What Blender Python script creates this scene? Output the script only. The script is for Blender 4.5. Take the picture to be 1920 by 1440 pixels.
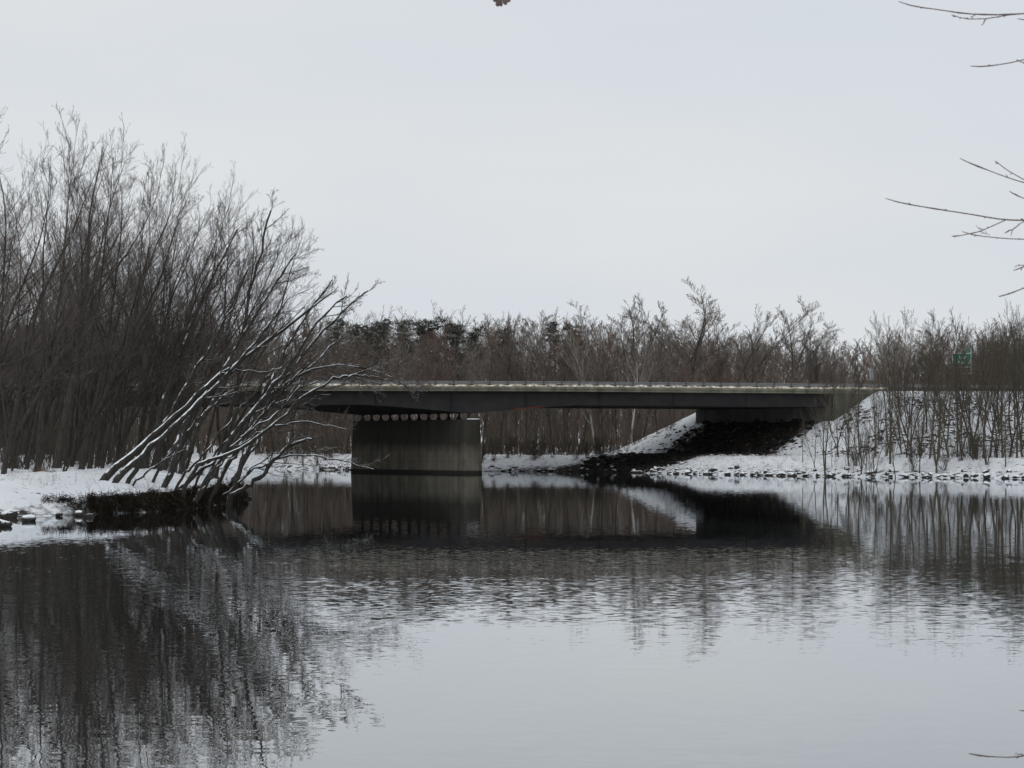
import bpy, math, random
import numpy as np
from mathutils import Vector
C = bpy.context.scene
COL = C.collection
for _o in list(bpy.data.objects): bpy.data.objects.remove(_o)
rad = math.radians

# ------------------------------------------------------------------ camera, sky, sun, exposure
CZ = 3.3; FPX = 4000.0; HOR = 829.0
PITCH = math.atan((HOR-720)/FPX)
cam_d = bpy.data.cameras.new('camera'); cam = bpy.data.objects.new('camera', cam_d); COL.objects.link(cam)
cam_d.sensor_width = 36; cam_d.lens = 36*FPX/1920; cam_d.clip_start = .1; cam_d.clip_end = 9000
cam.location = (0, 0, CZ); cam.rotation_euler = (rad(90)+PITCH, 0, 0)
C.camera = cam
cam_d.dof.use_dof = True; cam_d.dof.focus_distance = 170; cam_d.dof.aperture_fstop = 24
C.view_settings.view_transform = 'Standard'; C.view_settings.look = 'None'
C.view_settings.exposure = 0; C.view_settings.gamma = 1; C.view_settings.use_curve_mapping = False
C.cycles.max_bounces = 5; C.cycles.diffuse_bounces = 2; C.cycles.glossy_bounces = 3
C.cycles.transparent_max_bounces = 4; C.cycles.use_denoising = True
C.cycles.use_adaptive_sampling = True; C.cycles.adaptive_threshold = 0.02

SUN_EL, SUN_AZ = 64, 200          # a veiled sun, high behind the camera
W = bpy.data.worlds.new('World'); C.world = W; W.use_nodes = True
nt = W.node_tree; nt.nodes.clear()
def N(nt, t, **k):
    n = nt.nodes.new(t)
    for a, v in k.items(): setattr(n, a, v)
    return n
out = N(nt, 'ShaderNodeOutputWorld')
sky = N(nt, 'ShaderNodeTexSky', sky_type='NISHITA', sun_disc=False)
sky.sun_elevation = rad(SUN_EL); sky.sun_rotation = rad(SUN_AZ); sky.dust_density = 4; sky.air_density = 1.2
bg1 = N(nt, 'ShaderNodeBackground'); bg1.inputs['Strength'].default_value = .05
nt.links.new(sky.outputs[0], bg1.inputs['Color'])
tc = N(nt, 'ShaderNodeTexCoord'); mp = N(nt, 'ShaderNodeMapping'); mp.inputs['Scale'].default_value = (2.2, 2.2, 9)
nt.links.new(tc.outputs['Generated'], mp.inputs[0])
nz = N(nt, 'ShaderNodeTexNoise'); nz.inputs['Scale'].default_value = 1.3; nz.inputs['Detail'].default_value = 3; nz.inputs['Roughness'].default_value = .45
nt.links.new(mp.outputs[0], nz.inputs['Vector'])
rp = N(nt, 'ShaderNodeValToRGB')
rp.color_ramp.elements[0].position = .3; rp.color_ramp.elements[0].color = (.660, .702, .755, 1)
rp.color_ramp.elements[1].position = .7; rp.color_ramp.elements[1].color = (.750, .770, .782, 1)
nt.links.new(nz.outputs['Fac'], rp.inputs[0])
bg2 = N(nt, 'ShaderNodeBackground'); bg2.inputs['Strength'].default_value = 1.05
nt.links.new(rp.outputs[0], bg2.inputs['Color'])
mx = N(nt, 'ShaderNodeMixShader'); mx.inputs[0].default_value = .94
nt.links.new(bg1.outputs[0], mx.inputs[1]); nt.links.new(bg2.outputs[0], mx.inputs[2]); nt.links.new(mx.outputs[0], out.inputs[0])
sd = bpy.data.lights.new('sun', 'SUN'); sd.energy = .55; sd.angle = rad(40); sd.color = (1, .97, .93)
so = bpy.data.objects.new('sun', sd); COL.objects.link(so)
so.rotation_euler = (rad(90-SUN_EL), 0, rad(180-SUN_AZ))

# ------------------------------------------------------------------ helpers
def P(px, py, Y):
    """world point seen at photo pixel (px,py) of the 1920x1440 photograph, at depth Y metres"""
    u = (px-960)/FPX; v = (720-py)/FPX
    dy = math.cos(PITCH)-v*math.sin(PITCH); dz = math.sin(PITCH)+v*math.cos(PITCH)
    return np.array((u*Y/dy, Y, CZ+dz*Y/dy))
def tag(o, label=None, cat=None, group=None, kind=None):
    for k, v in (('label', label), ('category', cat), ('group', group), ('kind', kind)):
        if v: o[k] = v
    return o
def empty(name, loc=(0, 0, 0), rz=0, sc=1):
    o = bpy.data.objects.new(name, None); COL.objects.link(o); o.location = loc; o.rotation_euler = (0, 0, rz)
    o.scale = (sc, sc, sc) if not isinstance(sc, tuple) else sc
    o.empty_display_size = .3
    return o
def mesh_np(name, V, F4=None, F3=None, smooth=True):
    V = np.asarray(V, np.float32); me = bpy.data.meshes.new(name)
    me.vertices.add(len(V)); me.vertices.foreach_set('co', V.ravel())
    idx = []; st = []; tot = []; s = 0
    for F, k in ((F4, 4), (F3, 3)):
        if F is None or len(F) == 0: continue
        F = np.asarray(F, np.int32); idx.append(F.ravel()); st.append(s+np.arange(len(F))*k); tot.append(np.full(len(F), k)); s += F.size
    idx = np.concatenate(idx); st = np.concatenate(st).astype(np.int32)
    me.loops.add(len(idx)); me.loops.foreach_set('vertex_index', idx)
    me.polygons.add(len(st)); me.polygons.foreach_set('loop_start', st)
    try: me.polygons.foreach_set('loop_total', np.concatenate(tot).astype(np.int32))
    except Exception: pass
    me.polygons.foreach_set('use_smooth', np.full(len(st), smooth))
    me.update(); me.validate(); return me
def link(name, me, mat, parent=None):
    o = bpy.data.objects.new(name, me); COL.objects.link(o)
    if mat is not None and not me.materials: me.materials.append(mat)
    if parent is not None: o.parent = parent
    return o
def tubes(groups):
    """groups: list of (P (N,n,3), R (N,n), sides) -> V, F4"""
    Vs, Fs, off = [], [], 0
    for Pn, R, s in groups:
        if len(Pn) == 0: continue
        Pn = np.asarray(Pn, float); R = np.asarray(R, float); Nn, n, _ = Pn.shape
        T = np.empty_like(Pn); T[:, 1:-1] = Pn[:, 2:]-Pn[:, :-2]; T[:, 0] = Pn[:, 1]-Pn[:, 0]; T[:, -1] = Pn[:, -1]-Pn[:, -2]
        T /= np.linalg.norm(T, axis=2, keepdims=True)+1e-9
        m = np.abs(T).mean(1); ref = np.zeros((Nn, 3)); ref[np.arange(Nn), np.argmin(m, 1)] = 1
        A = np.cross(T, ref[:, None, :]); A /= np.linalg.norm(A, axis=2, keepdims=True)+1e-9; B = np.cross(T, A)
        a = np.arange(s)*2*math.pi/s
        V = Pn[:, :, None, :]+R[:, :, None, None]*(A[:, :, None, :]*np.cos(a)[None, None, :, None]+B[:, :, None, :]*np.sin(a)[None, None, :, None])
        Vs.append(V.reshape(-1, 3))
        base = off+(np.arange(Nn)*n*s)[:, None, None]+(np.arange(n-1)*s)[None, :, None]
        j = np.arange(s)[None, None, :]; j2 = (j+1) % s
        F = np.stack([base+j, base+j2, base+s+j2, base+s+j], -1).reshape(-1, 4); Fs.append(F)
        off += Nn*n*s
    return np.concatenate(Vs), np.concatenate(Fs)
class MB:
    def __init__(s): s.v = []; s.f = []
    def add(s, vs, fs):
        o = len(s.v); s.v += [tuple(v) for v in vs]; s.f += [tuple(i+o for i in f) for f in fs]
    def prism(s, poly0, poly1):
        """two matching rings joined, capped"""
        n = len(poly0); fs = [tuple(range(n))[::-1], tuple(range(n, 2*n))]+[(i, (i+1) % n, n+(i+1) % n, n+i) for i in range(n)]
        s.add(list(poly0)+list(poly1), fs)
    def box(s, o, a, b, c):
        o, a, b, c = map(np.array, (o, a, b, c)); s.prism([o, o+a, o+a+b, o+b], [o+c, o+a+c, o+a+b+c, o+b+c])
    def mesh(s, name, smooth=False):
        me = bpy.data.meshes.new(name); me.from_pydata(s.v, [], s.f)
        import bmesh
        bm = bmesh.new(); bm.from_mesh(me); bmesh.ops.recalc_face_normals(bm, faces=bm.faces); bm.to_mesh(me); bm.free()
        me.polygons.foreach_set('use_smooth', [smooth]*len(me.polygons)); return me
    def build(s, name, mat, parent=None, smooth=False): return link(name, s.mesh(name, smooth), mat, parent)
# value noise
_rg = np.random.RandomState(5); _LAT = _rg.rand(256, 256)
def vnoise(x, y):
    xi = np.floor(x).astype(int); yi = np.floor(y).astype(int); fx = x-xi; fy = y-yi
    fx = fx*fx*(3-2*fx); fy = fy*fy*(3-2*fy)
    g = lambda a, b: _LAT[a % 256, b % 256]
    return (g(xi, yi)*(1-fx)+g(xi+1, yi)*fx)*(1-fy)+(g(xi, yi+1)*(1-fx)+g(xi+1, yi+1)*fx)*fy
def fbm(x, y, o=4):
    s = 0; a = .5
    for i in range(o): s = s+a*(vnoise(x*2**i+17*i, y*2**i+31*i)-.5); a *= .5
    return s

# ------------------------------------------------------------------ materials
def mat(name, base=(.5, .5, .5), rough=.85, spec=.3):
    m = bpy.data.materials.new(name); m.use_nodes = True; b = m.node_tree.nodes['Principled BSDF']
    b.inputs['Base Color'].default_value = (*base, 1); b.inputs['Roughness'].default_value = rough
    b.inputs['Specular IOR Level'].default_value = spec
    return m, m.node_tree, b
def noise_ramp(nt, scale, stops, detail=4, vec=None, rough=.6, coord='Object', sc=(1, 1, 1)):
    tc = N(nt, 'ShaderNodeTexCoord'); mp = N(nt, 'ShaderNodeMapping'); mp.inputs['Scale'].default_value = sc
    nt.links.new(tc.outputs[coord], mp.inputs[0])
    nz = N(nt, 'ShaderNodeTexNoise'); nz.inputs['Scale'].default_value = scale; nz.inputs['Detail'].default_value = detail; nz.inputs['Roughness'].default_value = rough
    nt.links.new(mp.outputs[0], nz.inputs['Vector'])
    r = N(nt, 'ShaderNodeValToRGB'); els = r.color_ramp.elements
    while len(els) < len(stops): els.new(.5)
    for e, (p, c) in zip(els, stops): e.position = p; e.color = (*c, 1) if len(c) == 3 else c
    nt.links.new(nz.outputs['Fac'], r.inputs[0]); return r, nz
def g3(v): return (v, v, v)
def math_node(nt, op, a, b=None, clamp=False):
    n = N(nt, 'ShaderNodeMath', operation=op, use_clamp=clamp)
    for i, x in enumerate((a, b)):
        if x is None: continue
        if hasattr(x, 'links'): nt.links.new(x, n.inputs[i])
        else: n.inputs[i].default_value = x
    return n.outputs[0]
def mixc(nt, fac, a, b):
    n = N(nt, 'ShaderNodeMix', data_type='RGBA')
    for sck, x in ((n.inputs[0], fac), (n.inputs[6], a), (n.inputs[7], b)):
        if hasattr(x, 'links'): nt.links.new(x, sck)
        else: sck.default_value = x if isinstance(x, float) else (*x, 1)
    return n.outputs[2]
def bark(name, c1, c2, snow=None, scale=6, objrand=0):
    m, nt, b = mat(name, rough=.95, spec=.1)
    r, nz = noise_ramp(nt, scale, [(.3, c1), (.7, c2)], sc=(1, 1, .25))
    col = r.outputs[0]
    if objrand:
        oi = N(nt, 'ShaderNodeObjectInfo'); hs = N(nt, 'ShaderNodeHueSaturation')
        v = math_node(nt, 'MULTIPLY_ADD', oi.outputs['Random'], objrand); nt.nodes[-1].inputs[2].default_value = 1-objrand/2
        nt.links.new(v, hs.inputs['Value'])
        h = math_node(nt, 'MULTIPLY_ADD', oi.outputs['Random'], .03); nt.nodes[-1].inputs[2].default_value = .485
        nt.links.new(h, hs.inputs['Hue'])
        nt.links.new(col, hs.inputs['Color']); col = hs.outputs[0]
    if snow is not None:
        ge = N(nt, 'ShaderNodeNewGeometry'); sx = N(nt, 'ShaderNodeSeparateXYZ'); nt.links.new(ge.outputs['Normal'], sx.inputs[0])
        r2, n2 = noise_ramp(nt, 1.7, [(.0, g3(0)), (1, g3(1))], coord='Object')
        v = math_node(nt, 'MULTIPLY_ADD', n2.outputs['Fac'], 1.2); nt.nodes[-1].inputs[2].default_value = -.6
        v = math_node(nt, 'ADD', sx.outputs['Z'], v)
        v = math_node(nt, 'SUBTRACT', v, snow); v = math_node(nt, 'MULTIPLY', v, 9.0, True)
        col = mixc(nt, v, col, (.8, .83, .86))
    nt.links.new(col, b.inputs['Base Color'])
    bp = N(nt, 'ShaderNodeBump'); bp.inputs['Strength'].default_value = .6; bp.inputs['Distance'].default_value = .03
    nt.links.new(nz.outputs['Fac'], bp.inputs['Height']); nt.links.new(bp.outputs[0], b.inputs['Normal'])
    return m
M = {}
M['bark'] = bark('maple_bark', (.036, .033, .029), (.08, .071, .06), snow=1.05)
M['bark_snow'] = bark('snowy_bark', (.028, .027, .025), (.062, .058, .052), snow=.58)
M['limb_snow'] = bark('snowy_limb', (.04, .037, .033), (.08, .073, .064), snow=.88)
M['twig'] = bark('maple_twig', (.098, .085, .077), (.140, .118, .105), objrand=.25)
M['twig_lean'] = bark('leaning_twig', (.08, .068, .058), (.12, .1, .085), snow=.93)
M['far_bark'] = bark('far_bark', (.08, .072, .062), (.15, .135, .115), objrand=.4)  # far wood colours are lightened to stand in for haze over distance
M['far_twig'] = bark('far_twig', (.15, .13, .113), (.225, .19, .166), objrand=.5)  # haze put into the colour: paler than the near twigs
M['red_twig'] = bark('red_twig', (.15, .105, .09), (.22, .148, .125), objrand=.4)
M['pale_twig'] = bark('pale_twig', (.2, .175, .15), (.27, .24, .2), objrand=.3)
M['birch_bark'] = bark('birch_bark', (.12, .11, .1), (.62, .6, .56), scale=3)
M['sapling'] = bark('sapling_bark', (.075, .065, .052), (.13, .115, .09), objrand=.4)
M['wood_brush'] = bark('wood_brush', (.06, .052, .044), (.10, .086, .072), objrand=.3)
M['brush'] = bark('brush', (.11, .088, .074), (.18, .138, .115), objrand=.5)
M['near_twig'] = bark('near_twig', (.13, .09, .08), (.20, .15, .14), scale=60)
M['near_bark'] = bark('near_bark', (.10, .09, .08), (.18, .16, .14), scale=20)
def needles():
    m, nt, b = mat('needles', (.03, .05, .035), .9, .1)
    r, nz = noise_ramp(nt, .8, [(.3, (.055, .062, .053)), (.7, (.092, .1, .083))]); nt.links.new(r.outputs[0], b.inputs['Base Color']); return m
M['needles'] = needles()
def snow_ground():
    m, nt, b = mat('snowy_ground', rough=.9, spec=.15)
    at = N(nt, 'ShaderNodeAttribute', attribute_name='bare'); st = N(nt, 'ShaderNodeAttribute', attribute_name='stony')
    r1, n1 = noise_ramp(nt, 1.6, [(.3, g3(0)), (.7, g3(1))], detail=7, rough=.65)
    r2, n2 = noise_ramp(nt, .55, [(.25, (.014, .012, .010)), (.5, (.028, .024, .020)), (.75, (.055, .045, .036))], detail=8, rough=.7)
    r3, n3 = noise_ramp(nt, .12, [(.3, (.60, .63, .665)), (.7, (.75, .765, .785))], detail=6)
    ge = N(nt, 'ShaderNodeNewGeometry'); sx = N(nt, 'ShaderNodeSeparateXYZ'); nt.links.new(ge.outputs['Normal'], sx.inputs[0])
    # bare soil where the attribute says so, with a broken edge
    f = math_node(nt, 'SUBTRACT', n1.outputs['Fac'], .5); f = math_node(nt, 'MULTIPLY', f, 1.6)
    f = math_node(nt, 'ADD', f, at.outputs['Fac']); f = math_node(nt, 'SUBTRACT', f, .42); f = math_node(nt, 'MULTIPLY', f, 2.6, True)
    # stones and dead grass through thin snow
    r4, n4 = noise_ramp(nt, 2.6, [(0, g3(0)), (1, g3(1))], detail=5, rough=.65, sc=(.6, 1, 1.4))
    s = math_node(nt, 'MULTIPLY_ADD', st.outputs['Fac'], .24); nt.nodes[-1].inputs[2].default_value = -.62
    s = math_node(nt, 'ADD', s, n4.outputs['Fac']); s = math_node(nt, 'MULTIPLY', s, 14.0, True)
    col = mixc(nt, math_node(nt, 'MAXIMUM', f, s), r3.outputs[0], r2.outputs[0])
    nt.links.new(col, b.inputs['Base Color'])
    bp = N(nt, 'ShaderNodeBump'); bp.inputs['Strength'].default_value = .7; bp.inputs['Distance'].default_value = .15
    nt.links.new(n1.outputs['Fac'], bp.inputs['Height']); nt.links.new(bp.outputs[0], b.inputs['Normal'])
    return m
M['ground'] = snow_ground()
def rock_mat():
    m, nt, b = mat('rock', rough=.9, spec=.2)
    r, nz = noise_ramp(nt, 3, [(.25, (.02, .019, .018)), (.6, (.05, .046, .042)), (.8, (.09, .075, .062))], detail=6)
    ge = N(nt, 'ShaderNodeNewGeometry'); sx = N(nt, 'ShaderNodeSeparateXYZ'); nt.links.new(ge.outputs['Normal'], sx.inputs[0])
    sp = N(nt, 'ShaderNodeSeparateXYZ'); nt.links.new(ge.outputs['Position'], sp.inputs[0])
    v = math_node(nt, 'MULTIPLY_ADD', nz.outputs['Fac'], .8); nt.nodes[-1].inputs[2].default_value = -.85
    v = math_node(nt, 'ADD', v, sx.outputs['Z']); v = math_node(nt, 'MULTIPLY', v, 8.0, True)
    w = math_node(nt, 'SUBTRACT', sp.outputs['Z'], .12); w = math_node(nt, 'MULTIPLY', w, 12.0, True)
    v = math_node(nt, 'MULTIPLY', v, w)
    nt.links.new(mixc(nt, v, r.outputs[0], (.8, .83, .86)), b.inputs['Base Color']); return m
M['rock'] = rock_mat()
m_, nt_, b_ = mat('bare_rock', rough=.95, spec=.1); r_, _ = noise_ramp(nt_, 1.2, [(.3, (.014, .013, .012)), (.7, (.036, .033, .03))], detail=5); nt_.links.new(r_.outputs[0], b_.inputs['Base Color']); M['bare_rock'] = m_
def water():
    m, nt, b = mat('river_water', (.012, .014, .013), .0, .5)
    tc = N(nt, 'ShaderNodeTexCoord'); sx = N(nt, 'ShaderNodeSeparateXYZ'); nt.links.new(tc.outputs['Object'], sx.inputs[0])
    def wave(scale, sc, detail, rough=.5, dist=0):
        mp = N(nt, 'ShaderNodeMapping'); mp.inputs['Scale'].default_value = sc; nt.links.new(tc.outputs['Object'], mp.inputs[0])
        n = N(nt, 'ShaderNodeTexNoise'); n.inputs['Scale'].default_value = scale; n.inputs['Detail'].default_value = detail; n.inputs['Roughness'].default_value = rough
        n.inputs['Distortion'].default_value = dist
        nt.links.new(mp.outputs[0], n.inputs['Vector'])
        v = N(nt, 'ShaderNodeVectorMath', operation='SUBTRACT'); nt.links.new(n.outputs['Color'], v.inputs[0]); v.inputs[1].default_value = (.5, .5, .5)
        return v.outputs[0], n
    def scale(v, s):
        n = N(nt, 'ShaderNodeVectorMath', operation='SCALE'); nt.links.new(v, n.inputs[0])
        if hasattr(s, 'links'): nt.links.new(s, n.inputs['Scale'])
        else: n.inputs['Scale'].default_value = s
        return n.outputs[0]
    def add(a, c):
        n = N(nt, 'ShaderNodeVectorMath', operation='ADD'); nt.links.new(a, n.inputs[0])
        if hasattr(c, 'links'): nt.links.new(c, n.inputs[1])
        else: n.inputs[1].default_value = c
        return n.outputs[0]
    def mapr(val, a, b_, c, d):
        n = N(nt, 'ShaderNodeMapRange', interpolation_type='SMOOTHSTEP'); nt.links.new(val, n.inputs[0])
        for i, x in enumerate((a, b_, c, d)): n.inputs[i+1].default_value = x
        return n.outputs[0]
    fine, _ = wave(6.5, (.7, 1, 1), 2, .5)          # wind ripples
    swell, _ = wave(2.2, (.42, 1, 1), 2, .5, .4)      # slow undulation
    _, gust = wave(.035, (1, 2.2, 1), 3, .55)        # where the breeze touches the water
    Y = sx.outputs['Y']
    _, edge = wave(.05, (1, 1.3, 1), 4, .6, 1.0)
    Y = math_node(nt, 'ADD', Y, math_node(nt, 'MULTIPLY', math_node(nt, 'SUBTRACT', edge.outputs['Fac'], .5), 70.0))
    band = math_node(nt, 'MULTIPLY', mapr(Y, 22, 52, .10, 1), mapr(Y, 42, 84, 1, .12))
    gst = mapr(gust.outputs['Fac'], .36, .6, .35, 1.25)
    band = math_node(nt, 'MULTIPLY', band, gst)
    a = scale(fine, math_node(nt, 'MULTIPLY', band, WAVE_FINE))
    sw = math_node(nt, 'MULTIPLY', math_node(nt, 'MULTIPLY', mapr(Y, 30, 95, 1, .12), gst), WAVE_SWELL)
    c = scale(swell, sw)
    base = scale(fine, .008)
    v = add(add(a, c), base)
    ml = N(nt, 'ShaderNodeVectorMath', operation='MULTIPLY'); nt.links.new(v, ml.inputs[0]); ml.inputs[1].default_value = (.6, 1, 0)
    v = add(ml.outputs[0], (0, 0, 1))
    nn = N(nt, 'ShaderNodeVectorMath', operation='NORMALIZE'); nt.links.new(v, nn.inputs[0]); fr = N(nt, 'ShaderNodeFresnel'); fr.inputs['IOR'].default_value = 1.33; nt.links.new(nn.outputs[0], fr.inputs['Normal'])
    fac = math_node(nt, 'POWER', fr.outputs[0], .54)
    df = N(nt, 'ShaderNodeBsdfDiffuse'); df.inputs['Color'].default_value = (.010, .012, .011, 1)
    gl = N(nt, 'ShaderNodeBsdfGlossy'); gl.inputs['Roughness'].default_value = .0; gl.inputs['Color'].default_value = (.96, .98, 1, 1); nt.links.new(nn.outputs[0], gl.inputs['Normal'])
    mx = N(nt, 'ShaderNodeMixShader'); nt.links.new(fac, mx.inputs[0]); nt.links.new(df.outputs[0], mx.inputs[1]); nt.links.new(gl.outputs[0], mx.inputs[2])
    nt.nodes.remove(b); nt.links.new(mx.outputs[0], nt.nodes['Material Output'].inputs['Surface'])
    return m
WAVE_FINE, WAVE_SWELL = .056, .010
M['water'] = water()
def concrete(name, lo, hi, streak=True, wet=None):
    m, nt, b = mat(name, rough=.9, spec=.2)
    r, nz = noise_ramp(nt, .9, [(.3, lo), (.7, hi)], detail=6, sc=(1, 1, .35))
    col = r.outputs[0]
    if streak:
        r2, n2 = noise_ramp(nt, 1.4, [(.42, g3(1)), (.66, g3(.35))], detail=5, sc=(1, 1, .07))
        mm = N(nt, 'ShaderNodeMix', data_type='RGBA', blend_type='MULTIPLY'); mm.inputs[0].default_value = .5
        nt.links.new(col, mm.inputs[6]); nt.links.new(r2.outputs[0], mm.inputs[7]); col = mm.outputs[2]
    if wet:
        ge = N(nt, 'ShaderNodeNewGeometry'); sp = N(nt, 'ShaderNodeSeparateXYZ'); nt.links.new(ge.outputs['Position'], sp.inputs[0])
        r3, n3 = noise_ramp(nt, .35, [(0, g3(0)), (1, g3(1))], detail=4, sc=(1, 1, .5))
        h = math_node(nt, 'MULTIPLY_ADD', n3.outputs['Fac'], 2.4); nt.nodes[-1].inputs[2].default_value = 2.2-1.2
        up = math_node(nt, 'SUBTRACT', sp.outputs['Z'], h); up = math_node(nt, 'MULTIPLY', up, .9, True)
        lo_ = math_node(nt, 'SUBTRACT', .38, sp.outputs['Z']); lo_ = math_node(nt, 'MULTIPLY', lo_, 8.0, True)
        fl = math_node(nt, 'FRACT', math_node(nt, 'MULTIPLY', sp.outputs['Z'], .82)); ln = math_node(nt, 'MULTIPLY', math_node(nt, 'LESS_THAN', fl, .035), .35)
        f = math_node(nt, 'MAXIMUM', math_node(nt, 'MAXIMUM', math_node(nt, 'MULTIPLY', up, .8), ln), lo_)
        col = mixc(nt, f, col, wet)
    nt.links.new(col, b.inputs['Base Color'])
    bp = N(nt, 'ShaderNodeBump'); bp.inputs['Strength'].default_value = .3; bp.inputs['Distance'].default_value = .02
    nt.links.new(nz.outputs['Fac'], bp.inputs['Height']); nt.links.new(bp.outputs[0], b.inputs['Normal'])
    return m
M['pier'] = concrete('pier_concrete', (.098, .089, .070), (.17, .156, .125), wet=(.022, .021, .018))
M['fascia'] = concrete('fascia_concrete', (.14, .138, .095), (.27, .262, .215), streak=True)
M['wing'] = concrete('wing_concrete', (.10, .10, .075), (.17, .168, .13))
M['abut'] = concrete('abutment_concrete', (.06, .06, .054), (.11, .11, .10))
def steel():
    m, nt, b = mat('girder_steel', rough=.75, spec=.3)
    r, nz = noise_ramp(nt, .7, [(.35, (.022, .021, .023)), (.62, (.035, .032, .032)), (.78, (.07, .03, .024))], detail=6, sc=(1, 1, 1))
    nt.links.new(r.outputs[0], b.inputs['Base Color']); return m
M['steel'] = steel()
m_, nt_, b_ = mat('rust', (.13, .04, .03), .9, .1); M['rust'] = m_
m_, nt_, b_ = mat('galvanised', rough=.6, spec=.4); r_, _ = noise_ramp(nt_, 2, [(.3, (.15, .155, .16)), (.7, (.23, .235, .24))]); nt_.links.new(r_.outputs[0], b_.inputs['Base Color']); b_.inputs['Metallic'].default_value = .3; M['galv'] = m_
m_, nt_, b_ = mat('post_steel', (.085, .085, .085), .7); M['post'] = m_
def dirty_snow():
    m, nt, b = mat('ploughed_snow', rough=.95, spec=.1)
    r, nz = noise_ramp(nt, 2.5, [(.36, (.12, .10, .075)), (.5, (.42, .38, .30)), (.62, (.72, .70, .63))], detail=6); nt.links.new(r.outputs[0], b.inputs['Base Color']); return m
M['dsnow'] = dirty_snow()
m_, nt_, b_ = mat('snow', (.82, .84, .87), .9, .1); M['snow'] = m_
m_, nt_, b_ = mat('asphalt', rough=.9); r_, _ = noise_ramp(nt_, .5, [(.4, (.05, .05, .05)), (.7, (.35, .35, .36))], detail=6); nt_.links.new(r_.outputs[0], b_.inputs['Base Color']); M['road'] = m_
def bankmat():
    m, nt, b = mat('bank_roots', rough=1, spec=.05)
    r, nz = noise_ramp(nt, 2.5, [(.3, (.014, .012, .010)), (.7, (.045, .034, .025))], detail=5); nt.links.new(r.outputs[0], b.inputs['Base Color']); return m
M['bank'] = bankmat()
for k, c in (('green', (.02, .16, .10)), ('white_paint', (.75, .76, .75)), ('brown_sign', (.13, .045, .03)), ('sign_back', (.30, .31, .32))):
    m_, nt_, b_ = mat(k, c, .5); M[k] = m_
m_, nt_, b_ = mat('straw', rough=1, spec=.05); r_, _ = noise_ramp(nt_, 3, [(.3, (.12, .085, .05)), (.7, (.26, .20, .12))]); nt_.links.new(r_.outputs[0], b_.inputs['Base Color']); M['straw'] = m_

# ------------------------------------------------------------------ the lie of the land
LEFT = np.array([(-900, 20), (-120, 66), (-60, 80), (-32, 88), (-24.5, 91), (-20.6, 95.5), (-18.6, 98.6), (-17.2, 101), (-16.1, 104), (-15.6, 110), (-15.4, 117), (-15.3, 123), (-16.4, 129.5), (-19.5, 139), (-25, 168), (-36, 198), (-60, 214), (-120, 228), (-900, 260)], float)
RIGHT = np.array([(900, 40), (110, 150), (60, 182), (45.6, 192.5), (36, 200), (27, 207.5), (17, 222), (9.5, 236), (4.5, 240.5), (-4, 242), (-14, 250), (-24, 258), (-60, 280), (-150, 312), (-900, 420), (-900, 8000), (900, 8000)], float)
def sdist(X, Y, poly):
    d = np.full(X.shape, 1e9); ins = np.zeros(X.shape, bool); n = len(poly)
    for i in range(n):
        a = poly[i]; b = poly[(i+1) % n]; e = b-a
        t = np.clip(((X-a[0])*e[0]+(Y-a[1])*e[1])/(e@e), 0, 1)
        d = np.minimum(d, np.hypot(X-a[0]-t*e[0], Y-a[1]-t*e[1]))
        c = ((a[1] > Y) != (b[1] > Y)); xi = (b[0]-a[0])*(Y-a[1])/(b[1]-a[1]+1e-12)+a[0]
        ins ^= c & (X < xi)
    return np.where(ins, d, -d)
AX = np.array((1.0, .1)); AX /= np.linalg.norm(AX)       # along the bridge
UU = np.array((-.64, .77)); UU /= np.linalg.norm(UU)      # along pier and abutments (skewed)
A0 = np.array((2.25, 225.0))
def roadline(X): return A0[1]+.1*(X-A0[0])
ROADW = 17.5
def deckz(X): return 9.05-.006*(np.clip(X, -60, 60)-2)*(np.asarray(X) > 2)
WB = np.array((39.2, 228.7))      # where the embankment crest begins, right
WL = np.array((-60.0, 218.8))     # and left
def sm(a, b, x): t = np.clip((x-a)/(b-a), 0, 1); return t*t*(3-2*t)
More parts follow.
